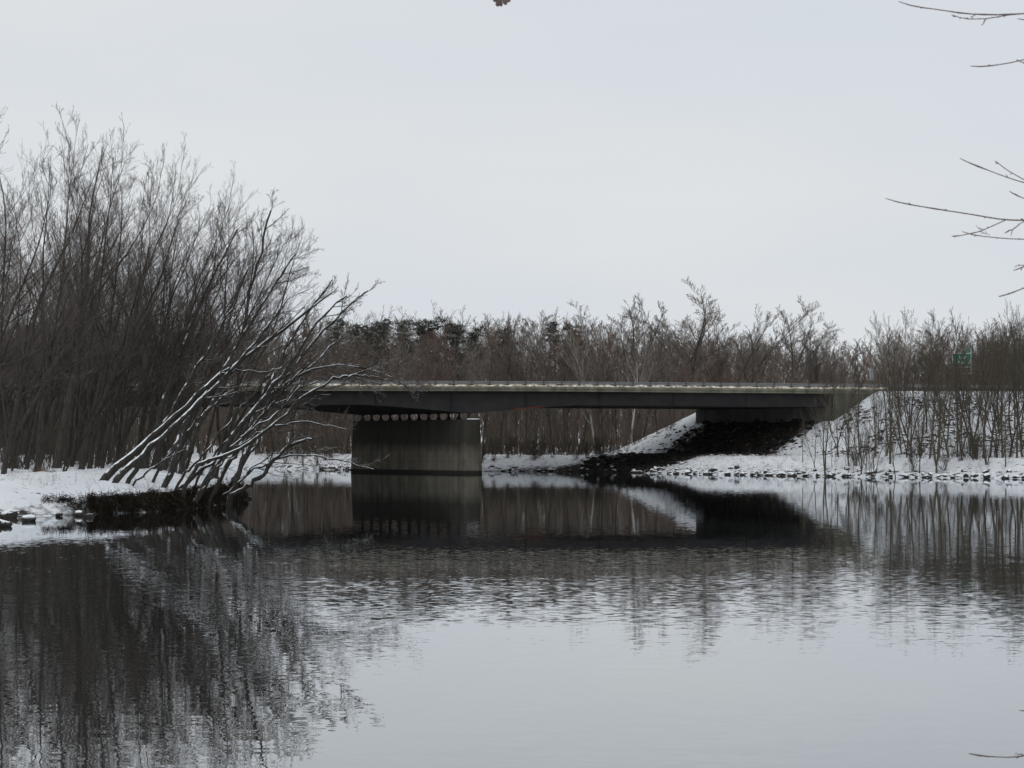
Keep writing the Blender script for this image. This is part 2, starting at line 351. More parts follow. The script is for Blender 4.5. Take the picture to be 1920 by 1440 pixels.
def land(X, Y, full=False):
    X = np.asarray(X, float); Y = np.asarray(Y, float)
    wob = 1.6*fbm(X*.35, Y*.35, 4)
    dl = sdist(X, Y, LEFT)+wob*.8; dr = sdist(X, Y, RIGHT)+wob
    edge = .55+.5*vnoise(X*.25+9, Y*.25)
    gentle = sm(-19.0, -22.5, X)*sm(110, 95, Y)          # the low snowy corner at the left edge of the picture
    steep = sm(0, .55+2.6*gentle, dl)
    zl = np.where(dl > 0, (.22+.80*edge)*steep*(1-.25*gentle)+.62*sm(.4, 7, dl)+.35*sm(8, 40, dl)+(.6*fbm(X*.2, Y*.2, 3)+.5*fbm(X*.9, Y*.9, 3))*sm(0, 3, dl), np.maximum(-1.6, dl*.5))
    zr = np.where(dr > 0, .45*sm(0, 1.2, dr)+1.35*sm(.5, 7, dr)+.9*sm(8, 60, dr)+.5*fbm(X*.22+5, Y*.22, 4)*sm(0, 3, dr), np.maximum(-1.6, dr*.4))
    z = np.maximum(np.where(dl > -40, zl, -1.6), np.where(dr > -40, zr, -1.6))
    z = np.where((dl <= 0) & (dr <= 0), np.maximum(np.maximum(-1.6, dl*.5), np.maximum(-1.6, dr*.4)), z)
    # embankments
    yl = roadline(X); near = np.maximum(0, yl-.3-Y); far = np.maximum(0, Y-(yl+ROADW+.3))
    side = np.maximum(near, far)*.53
    nr = np.array((UU[1], -UU[0]))*-1.0                   # towards the river
    if nr[0] > 0: nr = -nr
    fr = np.maximum(0, (X-WB[0])*nr[0]+(Y-WB[1])*nr[1])*.70
    fl = np.maximum(0, -((X-WL[0])*nr[0]+(Y-WL[1])*nr[1]))*.70
    top = np.where(X > -10, 8.78, 8.9)
    fr = fr*1.2; e = np.maximum(top-np.hypot(side, fr), top-np.hypot(side, fl))
    e = e+.35*fbm(X*.5, Y*.5+3, 4)*sm(0, 1.5, top-e)*sm(-1, 1, e)
    emb = (e > z) & (e > -1)
    k = .6; hh = np.clip(.5+.5*(e-z)/k, 0, 1)
    z2 = z*(1-hh)+e*hh+k*hh*(1-hh)
    z = np.where((dl > -1) | (dr > -1), np.where(e > z-k, z2, z), z)
    # bank the camera stands on
    zn = 1.72-2.9*sm(7.2, 13.2, Y+.6*fbm(X*.4, Y*.4, 3))+.08*fbm(X*1.5, Y*1.5, 3)
    z = np.where(Y < 30, np.maximum(np.where(Y < 14, zn, -1.6), np.where(Y < 14, -1.6, z)), z)
    if not full: return z
    # sheltered, snowless ground beneath the deck
    t = Y-yl
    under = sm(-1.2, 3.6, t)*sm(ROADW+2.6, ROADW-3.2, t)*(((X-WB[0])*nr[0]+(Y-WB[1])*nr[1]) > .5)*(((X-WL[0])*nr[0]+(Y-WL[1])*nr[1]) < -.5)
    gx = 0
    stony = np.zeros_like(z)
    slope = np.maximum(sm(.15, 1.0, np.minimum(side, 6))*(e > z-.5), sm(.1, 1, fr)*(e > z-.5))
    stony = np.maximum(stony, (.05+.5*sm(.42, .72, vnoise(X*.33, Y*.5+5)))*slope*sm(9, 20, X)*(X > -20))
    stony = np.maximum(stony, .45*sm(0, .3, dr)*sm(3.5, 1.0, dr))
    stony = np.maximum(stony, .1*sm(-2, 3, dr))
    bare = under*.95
    leftface = (dl > -1.5)*(dl < .5+.5*vnoise(X*.8, Y*.8))*(1-gentle)*sm(134, 128, Y)
    bare = np.maximum(bare, leftface*(.9-.35*sm(117, 121, Y))*np.where(vnoise(X*1.1+40, Y*1.1) > .70, .35, 1))
    bare = np.maximum(bare, (dr > -2)*(dr < .12)*.8)
    bare = np.maximum(bare, gentle*(dl > -1)*sm(2.6, .6, dl)*sm(.38, .6, vnoise(X*.7+3, Y*.5))*.85)
    return z, bare, stony
def gz(x, y): return float(land(np.array([x]), np.array([y]))[0])
def spaced(stops):
    o = []
    for (a, b, s) in stops: o += list(np.arange(a, b, s))
    return np.array(o+[stops[-1][1]])
gxs = spaced([(-6000, -1000, 1000), (-1000, -200, 50), (-200, -70, 5), (-70, -30, .9), (-30, -12, .22), (-12, 0, .6), (0, 60, .4), (60, 90, 1.2), (90, 200, 6), (200, 1000, 50), (1000, 6000, 1000)])
gys = spaced([(-60, 0, 6), (0, 15, .4), (15, 82, 3), (82, 92, .6), (92, 136, .24), (136, 186, 1), (186, 262, .4), (262, 330, 1.5), (330, 700, 12), (700, 9000, 700)])
GX, GY = np.meshgrid(gxs, gys)
GZ, BARE, STONY = land(GX, GY, True)
GZ = np.where(np.abs(GX) > 300, np.maximum(GZ, -1.6), GZ)
nx, ny = len(gxs), len(gys)
idx = np.arange(nx*ny).reshape(ny, nx)
F = np.stack([idx[:-1, :-1], idx[:-1, 1:], idx[1:, 1:], idx[1:, :-1]], -1).reshape(-1, 4)
me = mesh_np('ground', np.stack([GX, GY, GZ], -1).reshape(-1, 3), F)
for nm, arr in (('bare', BARE), ('stony', STONY)):
    a = me.attributes.new(nm, 'FLOAT', 'POINT'); a.data.foreach_set('value', arr.astype(np.float32).ravel())
tag(link('ground', me, M['ground']), 'snow covered ground of both river banks and the road embankment', kind='structure')
me = mesh_np('water', [(-1500, 9, 0), (1500, 9, 0), (1500, 420, 0), (-1500, 420, 0)], [(0, 1, 2, 3)])
tag(link('water', me, M['water']), 'dark calm river reflecting the trees and the pale sky', kind='structure')

# ------------------------------------------------------------------ the bridge
def bp(s, t, z):
    """point s metres along the near fascia from A0, t metres along the skew direction"""
    q = A0+AX*s+UU*t; return np.array((q[0], q[1], z))
def dz(s): return 9.05-.0055*max(0, s)
PN = np.array((-3.9, 224.2)); SP = -( (A0-PN)@AX )       # near end of pier; station of the near bearing
S0, S1 = SP-42.0, SP+39.0
br = empty('highway_bridge', (float(PN[0]), float(PN[1]), 0))
tag(br, 'steel girder highway bridge crossing the river on one concrete pier', 'bridge')
BL = np.array(br.location)
def bput(mb, name, m, parent=None, smooth=False):
    me = mb.mesh(name, smooth); par = parent or br
    v = np.empty(len(me.vertices)*3, np.float32); me.vertices.foreach_get('co', v); v = v.reshape(-1, 3)-BL.astype(np.float32); me.vertices.foreach_set('co', v.ravel()); me.update()
    return link(name, me, m, par)
# road-normal direction and its length along the skew
NRM = np.array((-AX[1], AX[0])); KW = ROADW/(UU@NRM)      # skew length that spans the road width
SK = KW
# deck: slab + overhang edge beam
mb = MB()
st = np.linspace(S0-.6, S1+.6, 60)
for a, b in zip(st[:-1], st[1:]):
    pass
ring = lambda s, z0, z1, t0, t1: [bp(s, t0, z0), bp(s, t1, z0), bp(s, t1, z1), bp(s, t0, z1)]
ends = [S0-.6, -20, 0, 20, S1+6.3]
for a, b in zip(ends[:-1], ends[1:]):
    mb.prism(ring(a, dz(a)-.36, dz(a), .55, SK-.55), ring(b, dz(b)-.36, dz(b), .55, SK-.55))
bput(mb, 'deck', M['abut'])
for (t0, t1, nm) in ((0, .54, 'edge_beam'), (SK-.54, SK, 'edge_beam')):
    mb = MB(); e2 = ends[:-1]+[S1+6.3]
    for a, b in zip(e2[:-1], e2[1:]):
        mb.prism(ring(a, dz(a)-.38, dz(a)-.13, t0+.1, t1), ring(b, dz(b)-.38, dz(b)-.13, t0+.1, t1))
        mb.prism(ring(a, dz(a)-.125, dz(a)+.12, t0, t1), ring(b, dz(b)-.125, dz(b)+.12, t0, t1))
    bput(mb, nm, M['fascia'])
# girders
NG = 12; GT = np.linspace(.95, SK-.95, NG)
pierline = np.array([SP]*NG)
def gdepth(s): return 1.42+.92*max(0, 1-abs(s)/11.5)**1.25
for i, t in enumerate(GT):
    mb = MB(); ss = [S0]+[SP-d for d in (30, 20, 13, 11.5, 9, 7, 5, 3, 1.2, .5)]+[SP]+[SP+d for d in (.5, 1.2, 3, 5, 7, 9, 11.5, 13, 20, 30)]+[S1]
    for a, b in zip(ss[:-1], ss[1:]):
        za, zb = dz(a)-.40, dz(b)-.40; ba, bb = za-gdepth(a-SP), zb-gdepth(b-SP)
        w = .012; fw = .21
        mb.prism(ring(a, ba+.04, za-.04, t-w, t+w), ring(b, bb+.04, zb-.04, t-w, t+w))
        for (z0, z1) in ((0, .04),):
            mb.prism(ring(a, ba, ba+.04, t-fw, t+fw), ring(b, bb, bb+.04, t-fw, t+fw))
            mb.prism(ring(a, za-.04, za, t-fw, t+fw), ring(b, zb-.04, zb, t-fw, t+fw))
    for s in np.arange(S0+.5, S1, 7.9) if i in (0, NG-1) else []:
        z = dz(s)-.4; mb.box(bp(s, t-.18, z-gdepth(s-SP)+.05), AX.tolist()+[0] if 0 else (AX[0]*.03, AX[1]*.03, 0), (UU[0]*.16, UU[1]*.16, 0), (0, 0, gdepth(s-SP)-.1))
    g = bput(mb, 'girder', M['steel'])
    if i == 0:
        mb = MB()
        for a, b in ((3.6, 4.6), (4.6, 6.0), (6.0, 6.9)):
            a += SP+1; b += SP+1
            mb.prism(ring(a, dz(a)-.4-gdepth(a-SP)-.012, dz(a)-.4-gdepth(a-SP)+.11, t-.24, t-.215), ring(b, dz(b)-.4-gdepth(b-SP)-.012, dz(b)-.4-gdepth(b-SP)+.11, t-.24, t-.215))
        bput(mb, 'rust_patch', M['rust'], g).parent = g
# cross frames
for s in np.arange(S0+1, S1, 7.6):
    mb = MB()
    for a, b in zip(GT[:-1], GT[1:]):
        z = dz(s)-.7
        mb.box(bp(s, a+.01, z-.1), (AX[0]*.1, AX[1]*.1, 0), tuple(UU*(b-a-.02))+(0,), (0, 0, .12))
    bput(mb, 'cross_frame', M['steel'])
# pier
PT = 5.68
def pier_ring(z, grow):
    th = 1.05+grow; L0, L1 = .2-grow, SK-.9+grow
    w = np.array((UU[1], -UU[0]))                         # across the pier
    pts = [(L0-.95, 0), (L0-.55, th*.62), (L0, th), (L1, th), (L1+.6, th*.6), (L1+.95, 0), (L1+.6, -th*.6), (L1, -th), (L0, -th), (L0-.55, -th*.62)]
    return [np.array((*(PN+UU*(a+.3)+w*b), z)) for a, b in pts]
mb = MB(); mb.prism(pier_ring(-1.8, .24), pier_ring(PT, 0)); pier = bput(mb, 'pier', M['pier'])
mb = MB()
w_ = np.array((UU[1], -UU[0]))
rr = [np.array((*(PN+UU*a+w_*b), PT+.003)) for a, b in ((-.42, .0), (-.12, .5), (.25, .85), (.5, .6), (.5, -.6), (.25, -.85), (-.12, -.5))]
mb.prism(rr, [r+np.array((0, 0, .1)) for r in rr]); bput(mb, 'snow_cap', M['snow'])
# rocker bearings: narrow at the top, splayed at the foot
mbs = []
for i, t in enumerate(GT):
    s = SP; zt = dz(s)-.4-gdepth(0)-.002; mb = MB()
    def rg(z, hs, ht): return [bp(s-hs, t-ht, z), bp(s+hs, t-ht, z), bp(s+hs, t+ht, z), bp(s-hs, t+ht, z)]
    mb.prism(rg(PT-.01, .14, .30), rg(PT+.04, .14, .30)); mb.prism(rg(PT+.04, .12, .25), rg(PT+(zt-PT)*.6, .06, .09)); mb.prism(rg(PT+(zt-PT)*.6, .06, .09), rg(zt-.04, .07, .1)); mb.prism(rg(zt-.04, .1, .16), rg(zt, .1, .16))
    bput(mb, 'bearing', M['steel'])
# abutments
for s, sgn in ((S1-.4, 1), (S0+.4, -1)):
    mb = MB(); zt = dz(s)-.4-1.42-.05
    mb.box(bp(s, .2, 2.0), tuple(AX*1.0*sgn)+(0,), tuple(UU*(SK-.3))+(0,), (0, 0, zt-2.0))
    mb.box(bp(s+1.02*sgn, .2, 2.0), tuple(AX*.5*sgn)+(0,), tuple(UU*(SK-.3))+(0,), (0, 0, dz(s)-.37-2.0))
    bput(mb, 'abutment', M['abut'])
# wing wall at the right end, facing the camera
for tt in (.16, SK-.46):
    mb = MB(); a, b = S1-.2, S1+6.3; y = np.array((*(UU*.3), 0))
    q = [bp(a, tt, 3.4), bp(a+1.2, tt, 3.9), bp(b-.3, tt, 8.2), bp(b, tt, dz(b)-.39), bp(a, tt, dz(a)-.39)]
    mb.prism(q, [p+y for p in q]); bput(mb, 'wing_wall', M['wing'])
mb = MB(); a, b = S0-6.3, S0+.2; y = np.array((*(UU*.3), 0)); q = [bp(a, .16, 8.2), bp(b, .16, 3.4), bp(b, .16, dz(b)-.39), bp(a, .16, dz(a)-.39)]
mb.prism(q, [p+y for p in q]); bput(mb, 'wing_wall', M['wing'])
# ploughed snow along the deck edge, heaped between the posts
def snow_ridge(t0, t1, s0, s1):
    rng = np.random.RandomState(3); V = []; F = []; ss = np.arange(s0, s1, .16); n = 5
    for k, s in enumerate(ss):
        ph = ((s-s0) % 1.905)/1.905; hump = .10+.20*math.sin(math.pi*ph)**.7*(.55+.75*float(vnoise(np.array([s*.6]), np.array([3.]))[0]))+rng.uniform(-.03, .03)
        for j in range(n):
            u = j/(n-1); zz = dz(s)+.122+hump*math.sin(math.pi*u)**.8 if 0 < j < n-1 else dz(s)+.122
            V.append(bp(s, t0+(t1-t0)*u, zz))
    for k in range(len(ss)-1):
        for j in range(n-1): a = k*n+j; F.append((a, a+1, a+n+1, a+n))
    me = mesh_np('snow_ridge', np.array(V)-BL, F); return link('snow_ridge', me, M['dsnow'], br)
snow_ridge(.03, .9, S0, S1+6); snow_ridge(SK-.9, SK-.03, S0, S1+6)
# guard rails
def rail(t, s0, s1, parent, origin, post_me=None):
    sec = [(-.0, 0), (.05, .06), (.0, .12), (.0, .19), (.05, .25), (0, .31)]     # W beam profile
    V = []; F = []; ss = np.arange(s0, s1+1, 1.905); base = .37
    w = np.array((UU[1], -UU[0]))
    if w[1] > 0: w = -w
    sec2 = sec+[(o_-.012, h) for o_, h in sec[::-1]]; n = len(sec2)
    for s in ss:
        for o_, h in sec2: q = bp(s, t, dz(s)+base+h)+np.array((*(w*(o_+.02)), 0)); V.append(q-origin)
    for k in range(len(ss)-1):
        for j in range(n): a = k*n+j; b = k*n+(j+1) % n; F.append((a, b, b+n, a+n))
    r = link('guard_rail', mesh_np('guard_rail', V, F, smooth=False), M['galv'], parent)
    return r, ss
pm = MB(); pm.box((-.05, -.045, 0), (.10, 0, 0), (0, .012, 0), (0, 0, .72)); pm.box((-.05, .045, 0), (.10, 0, 0), (0, .012, 0), (0, 0, .72)); pm.box((-.006, -.033, 0), (.012, 0, 0), (0, .078, 0), (0, 0, .72)); pm.box((-.07, -.075, .43), (.14, 0, 0), (0, .028, 0), (0, 0, .30))
post_me = pm.mesh('post')
post_me.materials.append(M['post'])
for t in (.34, SK-.34):
    r, ss = rail(t, S0, S1+6, br, BL)
    for s in ss:
        if t > 1 and s > 1e9: continue
        q = bp(s, t, dz(s)+.10)-BL; o = link('post', post_me, None, r); o.location = q
# guard rail on the embankment to the right
gr = empty('roadside_guard_rail', tuple(bp(S1+6.6, .3, dz(S1)-.3)))
tag(gr, 'grey guard rail along the snowy embankment top right of the bridge', 'guard rail')
GL = np.array(gr.location)
r, ss = rail(.34, S1+6.6, S1+70, gr, GL); r.name = 'rail_beam'
for s in ss: o = link('post', post_me, None, gr); o.location = bp(s, .34, dz(s)-.1)-GL; o.scale = (1, 1, 1.3)
gr2 = empty('roadside_guard_rail', tuple(bp(S0-40, .3, dz(0)-.3)))
tag(gr2, 'grey guard rail on the embankment hidden behind the left wood', 'guard rail')
GL2 = np.array(gr2.location); r, ss = rail(.34, S0-60, S0-2, gr2, GL2); r.name = 'rail_beam'
for s in ss[::2]: o = link('post', post_me, None, gr2); o.location = bp(s, .34, dz(s)-.1)-GL2; o.scale = (1, 1, 1.3)
# road sheet
mb = MB(); V = []; F = []; ss = list(np.arange(-400, 420, 10))
for s in ss:
    for t in (1.0, SK-1.0): V.append(bp(s, t, dz(s)+.02))
F = [(2*i, 2*i+2, 2*i+3, 2*i+1) for i in range(len(ss)-1)]
tag(link('road', mesh_np('road', V, F, smooth=False), M['road']), 'asphalt road with slush running over the bridge', kind='structure')

# ------------------------------------------------------------------ signs
def board(mb, c, w, h, th=.05): mb.box((c[0]-w/2, c[1], c[2]-h/2), (w, 0, 0), (0, th, 0), (0, 0, h))
def text(s, size, c, parent, m, name='lettering'):
    cu = bpy.data.curves.new(name, 'FONT'); cu.body = s; cu.size = size; cu.align_x = 'CENTER'; cu.align_y = 'CENTER'; cu.extrude = .005; cu.resolution_u = 2
    o = bpy.data.objects.new(name, cu); COL.objects.link(o); bpy.context.view_layer.update()
    me = bpy.data.meshes.new_from_object(o.evaluated_get(bpy.context.evaluated_depsgraph_get())); bpy.data.objects.remove(o)
    o = bpy.data.objects.new(name, me); COL.objects.link(o); me.materials.clear(); me.materials.append(m); o.parent = parent; o.location = c; o.rotation_euler = (rad(90), 0, 0); return o
SY = 232.0; sc_ = P(1805, 675, SY)
k = SY/FPX
sx0 = sc_[0]; zb = 8.75
sg = empty('road_sign', (sx0, SY, zb)); tag(sg, 'green highway direction sign with a small green tab above and brown panel below', 'road sign')
def sz(py): return P(1805, py, SY)[2]-zb
def sxx(px): return P(px, 675, SY)[0]-sx0
def panel(name, x0, x1, y0, y1, m, yoff=0):
    mb = MB(); w = sxx(x1)-sxx(x0); h = sz(y0)-sz(y1); c = (sxx((x0+x1)/2), yoff, (sz(y0)+sz(y1))/2)
    board(mb, c, w, h); o = mb.build(name, m, sg)
    bd = MB(); e = .035
    for (cx, cz, ww, hh) in ((c[0], c[2]+h/2-e/2, w, e), (c[0], c[2]-h/2+e/2, w, e), (c[0]-w/2+e/2, c[2], e, h-2*e), (c[0]+w/2-e/2, c[2], e, h-2*e)):
        board(bd, (cx, yoff-.008, cz), ww, hh, .006)
    bd.build('border', M['white_paint'], o); return o, c
o1, c1 = panel('main_panel', 1786, 1821, 662.5, 688, M['green'])
text('U A', .50, (c1[0]+.12, -.02, c1[2]+.30), o1, M['white_paint']); text('Parr', .48, (c1[0]-.10, -.02, c1[2]-.28), o1, M['white_paint'])
ar = MB(); ax, az = c1[0]+.78, c1[2]-.18
ar.box((ax-.14, -.015, az-.22), (.28, 0, .40), (0, .008, 0), (.05, 0, -.035)); ar.prism([(ax+.02, -.015, az+.24), (ax+.2, -.015, az+.26), (ax+.18, -.015, az+.06)], [(ax+.02, -.007, az+.24), (ax+.2, -.007, az+.26), (ax+.18, -.007, az+.06)])
ar.build('arrow', M['white_paint'], o1)
o2, c2 = panel('exit_tab', 1809, 1821, 652.5, 662.2, M['green']); text('31', .34, (c2[0], -.02, c2[2]), o2, M['white_paint'])
o3, c3 = panel('brown_panel', 1788, 1821, 688.4, 700.5, M['brown_sign']); text('Zoo  1', .36, (c3[0], -.02, c3[2]), o3, M['white_paint'])
for px in (1793, 1814):
    mb = MB(); mb.box((sxx(px)-.07, .06, -1.2), (.14, 0, 0), (0, .14, 0), (0, 0, sz(664)+1.2)); mb.build('post', M['post'], sg)
# narrow marker sign seen from the back
q = P(1635, 702, 229.3); ms = empty('marker_sign', (q[0], q[1], 8.9)); tag(ms, 'narrow grey sign on a post at the right end of the bridge', 'road sign')
h = 22*229.3/FPX; mb = MB(); mb.box((-.24, 0, q[2]-8.9-h/2), (.42, .12, 0), (-.01, .03, 0), (0, 0, h)); mb.build('sign_panel', M['sign_back'], ms)
mb = MB(); mb.box((.02, .12, -.4), (.07, 0, 0), (0, .07, 0), (0, 0, q[2]-8.9+h/2+.3)); mb.build('post', M['post'], ms)

# ------------------------------------------------------------------ tree growing
def children(Pp, Rp, rng, k, t0, t1, ang, angv, n, Lf, wander, up, rr, rtip, bias=(0, 0, 0), lp=.5, keep=1.0, rmin=.0):
    """grow k children on each parent polyline. Pp (N,n,3), Rp (N,n). Lf = length as a fraction of the parent's."""
    Nn, m, _ = Pp.shape; seg = np.linalg.norm(np.diff(Pp, axis=1), axis=2).sum(1)
    t = t0+(t1-t0)*((np.arange(k)[None, :]+rng.rand(Nn, k))/k)
    f = t*(m-1); i = np.minimum(f.astype(int), m-2); fr = (f-i)[..., None]
    ar_ = np.arange(Nn)[:, None]
    p0 = Pp[ar_, i]; p1 = Pp[ar_, i+1]; S = p0*(1-fr)+p1*fr; T = p1-p0; T /= np.linalg.norm(T, axis=2, keepdims=True)+1e-9
    r0 = Rp[ar_, i]*(1-fr[..., 0])+Rp[ar_, i+1]*fr[..., 0]
    S = S.reshape(-1, 3); T = T.reshape(-1, 3); r0 = r0.ravel(); tt = t.ravel()
    L = np.repeat(seg, k)*Lf*(1-lp*tt)*rng.uniform(.6, 1.25, len(tt))
    v = rng.normal(size=S.shape)+np.array(bias); v -= (v*T).sum(1, keepdims=True)*T; v /= np.linalg.norm(v, axis=1, keepdims=True)+1e-9
    a = np.radians(ang+angv*rng.randn(len(tt)))[:, None]
    D = np.cos(a)*T+np.sin(a)*v
    if keep < 1:
        kk = rng.rand(len(tt)) < keep; S, D, L, r0 = S[kk], D[kk], L[kk], r0[kk]
    return shoot(S, D, L, np.maximum(r0*rr, rmin), rng, n, wander, up, rtip, rmin)
def shoot(S, D, L, r, rng, n, wander, up, rtip, rmin=0, drift=(0, 0, 0)):
    Q = np.empty((len(S), n+1, 3)); Q[:, 0] = S; d = D.copy(); dr = np.array(drift)
    for j in range(n):
        d = d+rng.normal(size=d.shape)*wander; d[:, 2] += up; d += dr; d /= np.linalg.norm(d, axis=1, keepdims=True)+1e-9
        Q[:, j+1] = Q[:, j]+d*(L/n)[:, None]
    R = r[:, None]*np.linspace(1, rtip, n+1)[None]; R = np.maximum(R, rmin)
    return Q, R
def tree_levels(rng, H, lean=(0, 0), stems=4, split=.18, spread=18, r=.28, dens=(9, 7, 7, 3), up=.05, rt=.0075, style='vase', drift=(0, 0, 0), la=38, wob=.085):
    """returns wood (trunk+limbs) and fine (branches+twigs) tube groups"""
    d0 = np.array([[lean[0], lean[1], 1.]]); d0 /= np.linalg.norm(d0)
    big = []; fine = []
    if style == 'vase':
        T0 = shoot(np.array([[0, 0, -.4]]), d0, np.array([H*split+.4]), np.array([r]), rng, 5, .05, 0, .8)
        T0[1][:, 0] *= 1.35; big.append((*T0, 9))
        S = np.repeat(T0[0][:, -1], stems, 0); az = np.arange(stems)*2*math.pi/stems+rng.uniform(0, 6)
        sp = np.radians(spread*rng.uniform(.35, 1.25, stems))
        D = np.stack([np.sin(sp)*np.cos(az)+lean[0], np.sin(sp)*np.sin(az)+lean[1], np.cos(sp)], 1); D /= np.linalg.norm(D, axis=1, keepdims=True)
        st_ = shoot(S, D, H*(1-split)*rng.uniform(.78, 1.03, stems), np.full(stems, r*.8)*rng.uniform(.6, .9, stems), rng, 12, wob, up*.5, .09, .012, drift)
    else:
        st_ = shoot(np.array([[0, 0, -.4]]), d0, np.array([H+.4]), np.array([r]), rng, 14, .04, up*.3, .06, .012, drift)
    big.append((*st_, 7))
    kk = dens
    l1 = children(*st_, rng, kk[0], .12 if style == 'vase' else .25, .97, la, 9, 8, .50, .06, up, .5, .15, lp=.72, rmin=.012, bias=(lean[0]*1.2, lean[1]*1.2, .4))
    big.append((*l1, 5))
    l2 = children(*l1, rng, kk[1], .15, 1, 31, 9, 5, .48, .07, up*1.0, .5, .25, rmin=rt*1.5, bias=(0, 0, .7))
    fine.append((*l2, 3))
    l2b = children(*st_, rng, kk[1]*3, .3, 1, 38, 10, 5, .10, .07, up*1.0, .3, .25, rmin=rt*1.5, lp=.3)
    fine.append((*l2b, 3))
    l2a = (np.concatenate([l2[0], l2b[0]]), np.concatenate([l2[1], l2b[1]]))
    l3 = children(*l2a, rng, kk[2], .12, 1, 29, 9, 3, .50, .08, up, .6, .5, rmin=rt*1.15, bias=(0, 0, .5), lp=.4)
    fine.append((*l3, 3))
    if kk[3]:
        l4 = children(*l3, rng, kk[3], .2, 1, 27, 9, 2, .62, .09, up, .8, .7, rmin=rt, lp=.3)
        fine.append((*l4, 3))
    return big, fine
def tree_mesh(name, *a, **k):
    big, fine = tree_levels(*a, **k)
    return (mesh_np(name+'_trunk', *tubes(big)), mesh_np(name+'_crown', *tubes(fine)))
def plant_tree(kind, tm, loc, rz, sc, mt, mc, label, cat, group=None, tilt=0):
    e = empty(kind, loc, rz, sc); tag(e, label, cat, group)
    for nm, me, m in (('trunk', tm[0], mt), ('crown', tm[1], mc)):
        o = bpy.data.objects.new(nm, me); COL.objects.link(o); o.parent = e
        if not me.materials: me.materials.append(m)
        elif me.materials[0] != m:
            o.material_slots[0].link = 'OBJECT'; o.material_slots[0].material = m
    return e
R_ = np.random.RandomState
random.seed(11)

# ---- tall maples of the left wood
mapl = [tree_mesh('maple', R_(20+i), 21, lean=(.10+.05*(i % 3), -.02), stems=(3, 2, 4, 2, 3, 5, 2)[i], split=(.12, .22, .08, .30, .16, .06, .26)[i], spread=(20, 17, 26, 20, 24, 22, 28)[i], la=(40, 46, 36, 50, 44, 38, 50)[i], r=(.26, .22, .2, .3, .24, .18, .27)[i], dens=(8, 6, 6, 3), up=.035, rt=.0046, drift=(.010, 0, 0)) for i in range(7)]
slim = [tree_mesh('slim_maple', R_(60+i), 20, lean=(.14+.06*i, 0), style='single', r=.15, dens=(20, 6, 5, 3), up=.045, rt=.0046, drift=(.012, 0, 0), la=30) for i in range(4)]
# px of the trunk foot, depth, height of the top in the photo (px y) -> height
fore = [(-70, 112, 240, 0, 'm'), (5, 117, 222, 2, 'm'), (68, 119, 240, 1, 'm'), (105, 126, 262, 3, 'm'), (150, 128, 285, 4, 'm'), (190, 136, 320, 1, 's'), (212, 132, 290, 5, 'm'),
        (258, 138, 345, 6, 'm'), (300, 134, 362, 2, 'm'), (340, 140, 375, 0, 'm'), (372, 137, 400, 3, 's'), (398, 142, 372, 4, 'm'), (45, 130, 265, 2, 's'), (125, 137, 290, 0, 's'), (285, 146, 365, 1, 's')]
desc = ['widest fork', 'near the left edge of the photo', 'straight thick twin stems', 'beside a grassy foot', 'leaning a little toward the river', 'thin single stem', 'spreading reddish top']
flabels = ['tall bare maple cut off by the left edge of the photo', 'tall bare maple with the highest top, second trunk from the left edge', 'thick trunked bare maple with straw at its foot',
  'bare maple forked low, just right of the straw footed trunk', 'bare maple leaning right, standing behind the snowy bank edge', 'thin bare maple between two thick trunks left of the leaning snowy trunks',
  'bare maple whose trunk stands behind the paired leaning snowy trunks', 'bare maple rising above the middle of the leaning snowy trunks', 'bare reddish topped maple right of the tall leftmost group',
  'bare maple with a rounded top near the right side of the left wood', 'slim bare maple right of the rounded top maple', 'rightmost tall upright maple of the left wood, narrow pointed top',
  'slim bare maple behind the thick trunk with straw at its foot', 'slim bare maple behind the two leftmost big trunks', 'slim bare maple set farther back behind the leaning snowy trunks']
for j, (px, Y, ty, v, k) in enumerate(fore):
    lib = mapl if k == 'm' else slim; x = (px-960)/FPX*Y; top = P(px, ty, Y)[2]; z = gz(x, Y)
    H = (21 if k == 'm' else 20)
    s = (top-z)/H*1.0
    plant_tree('maple_tree', lib[v % len(lib)], (x, Y, z), random.uniform(-.5, .5), (s*.92, s*.92, s), M['bark'], M['twig'], flabels[j], 'tree', 'tall bare maples on the left bank')
# the wood behind them
skyline = [(-400, 240), (0, 235), (180, 270), (300, 345), (420, 390), (520, 460), (600, 520), (700, 600)]
def topy(px): return float(np.interp(px, [a for a, b in skyline], [b for a, b in skyline]))
for j in range(50):
    Y = random.uniform(128, 205); 
    for _ in range(50):
        px = random.uniform(-330, 430); x = (px-960)/FPX*Y
        if sdist(np.array([x]), np.array([Y]), LEFT)[0] > 1.5: break
    else: continue
    z = gz(x, Y); ty = topy(px+40)+random.uniform(60, 210); top = P(px, ty, Y)[2]
    k = random.random() < .5; lib = mapl if k else slim; s = (top-z)/(21 if k else 20)
    plant_tree('maple_tree', random.choice(lib), (x, Y, z), random.uniform(-.7, .7), (s, s, s), M['bark'], M['twig'], 'bare grey maple deep in the dense wood on the left bank', 'tree', 'bare maples filling the left wood')

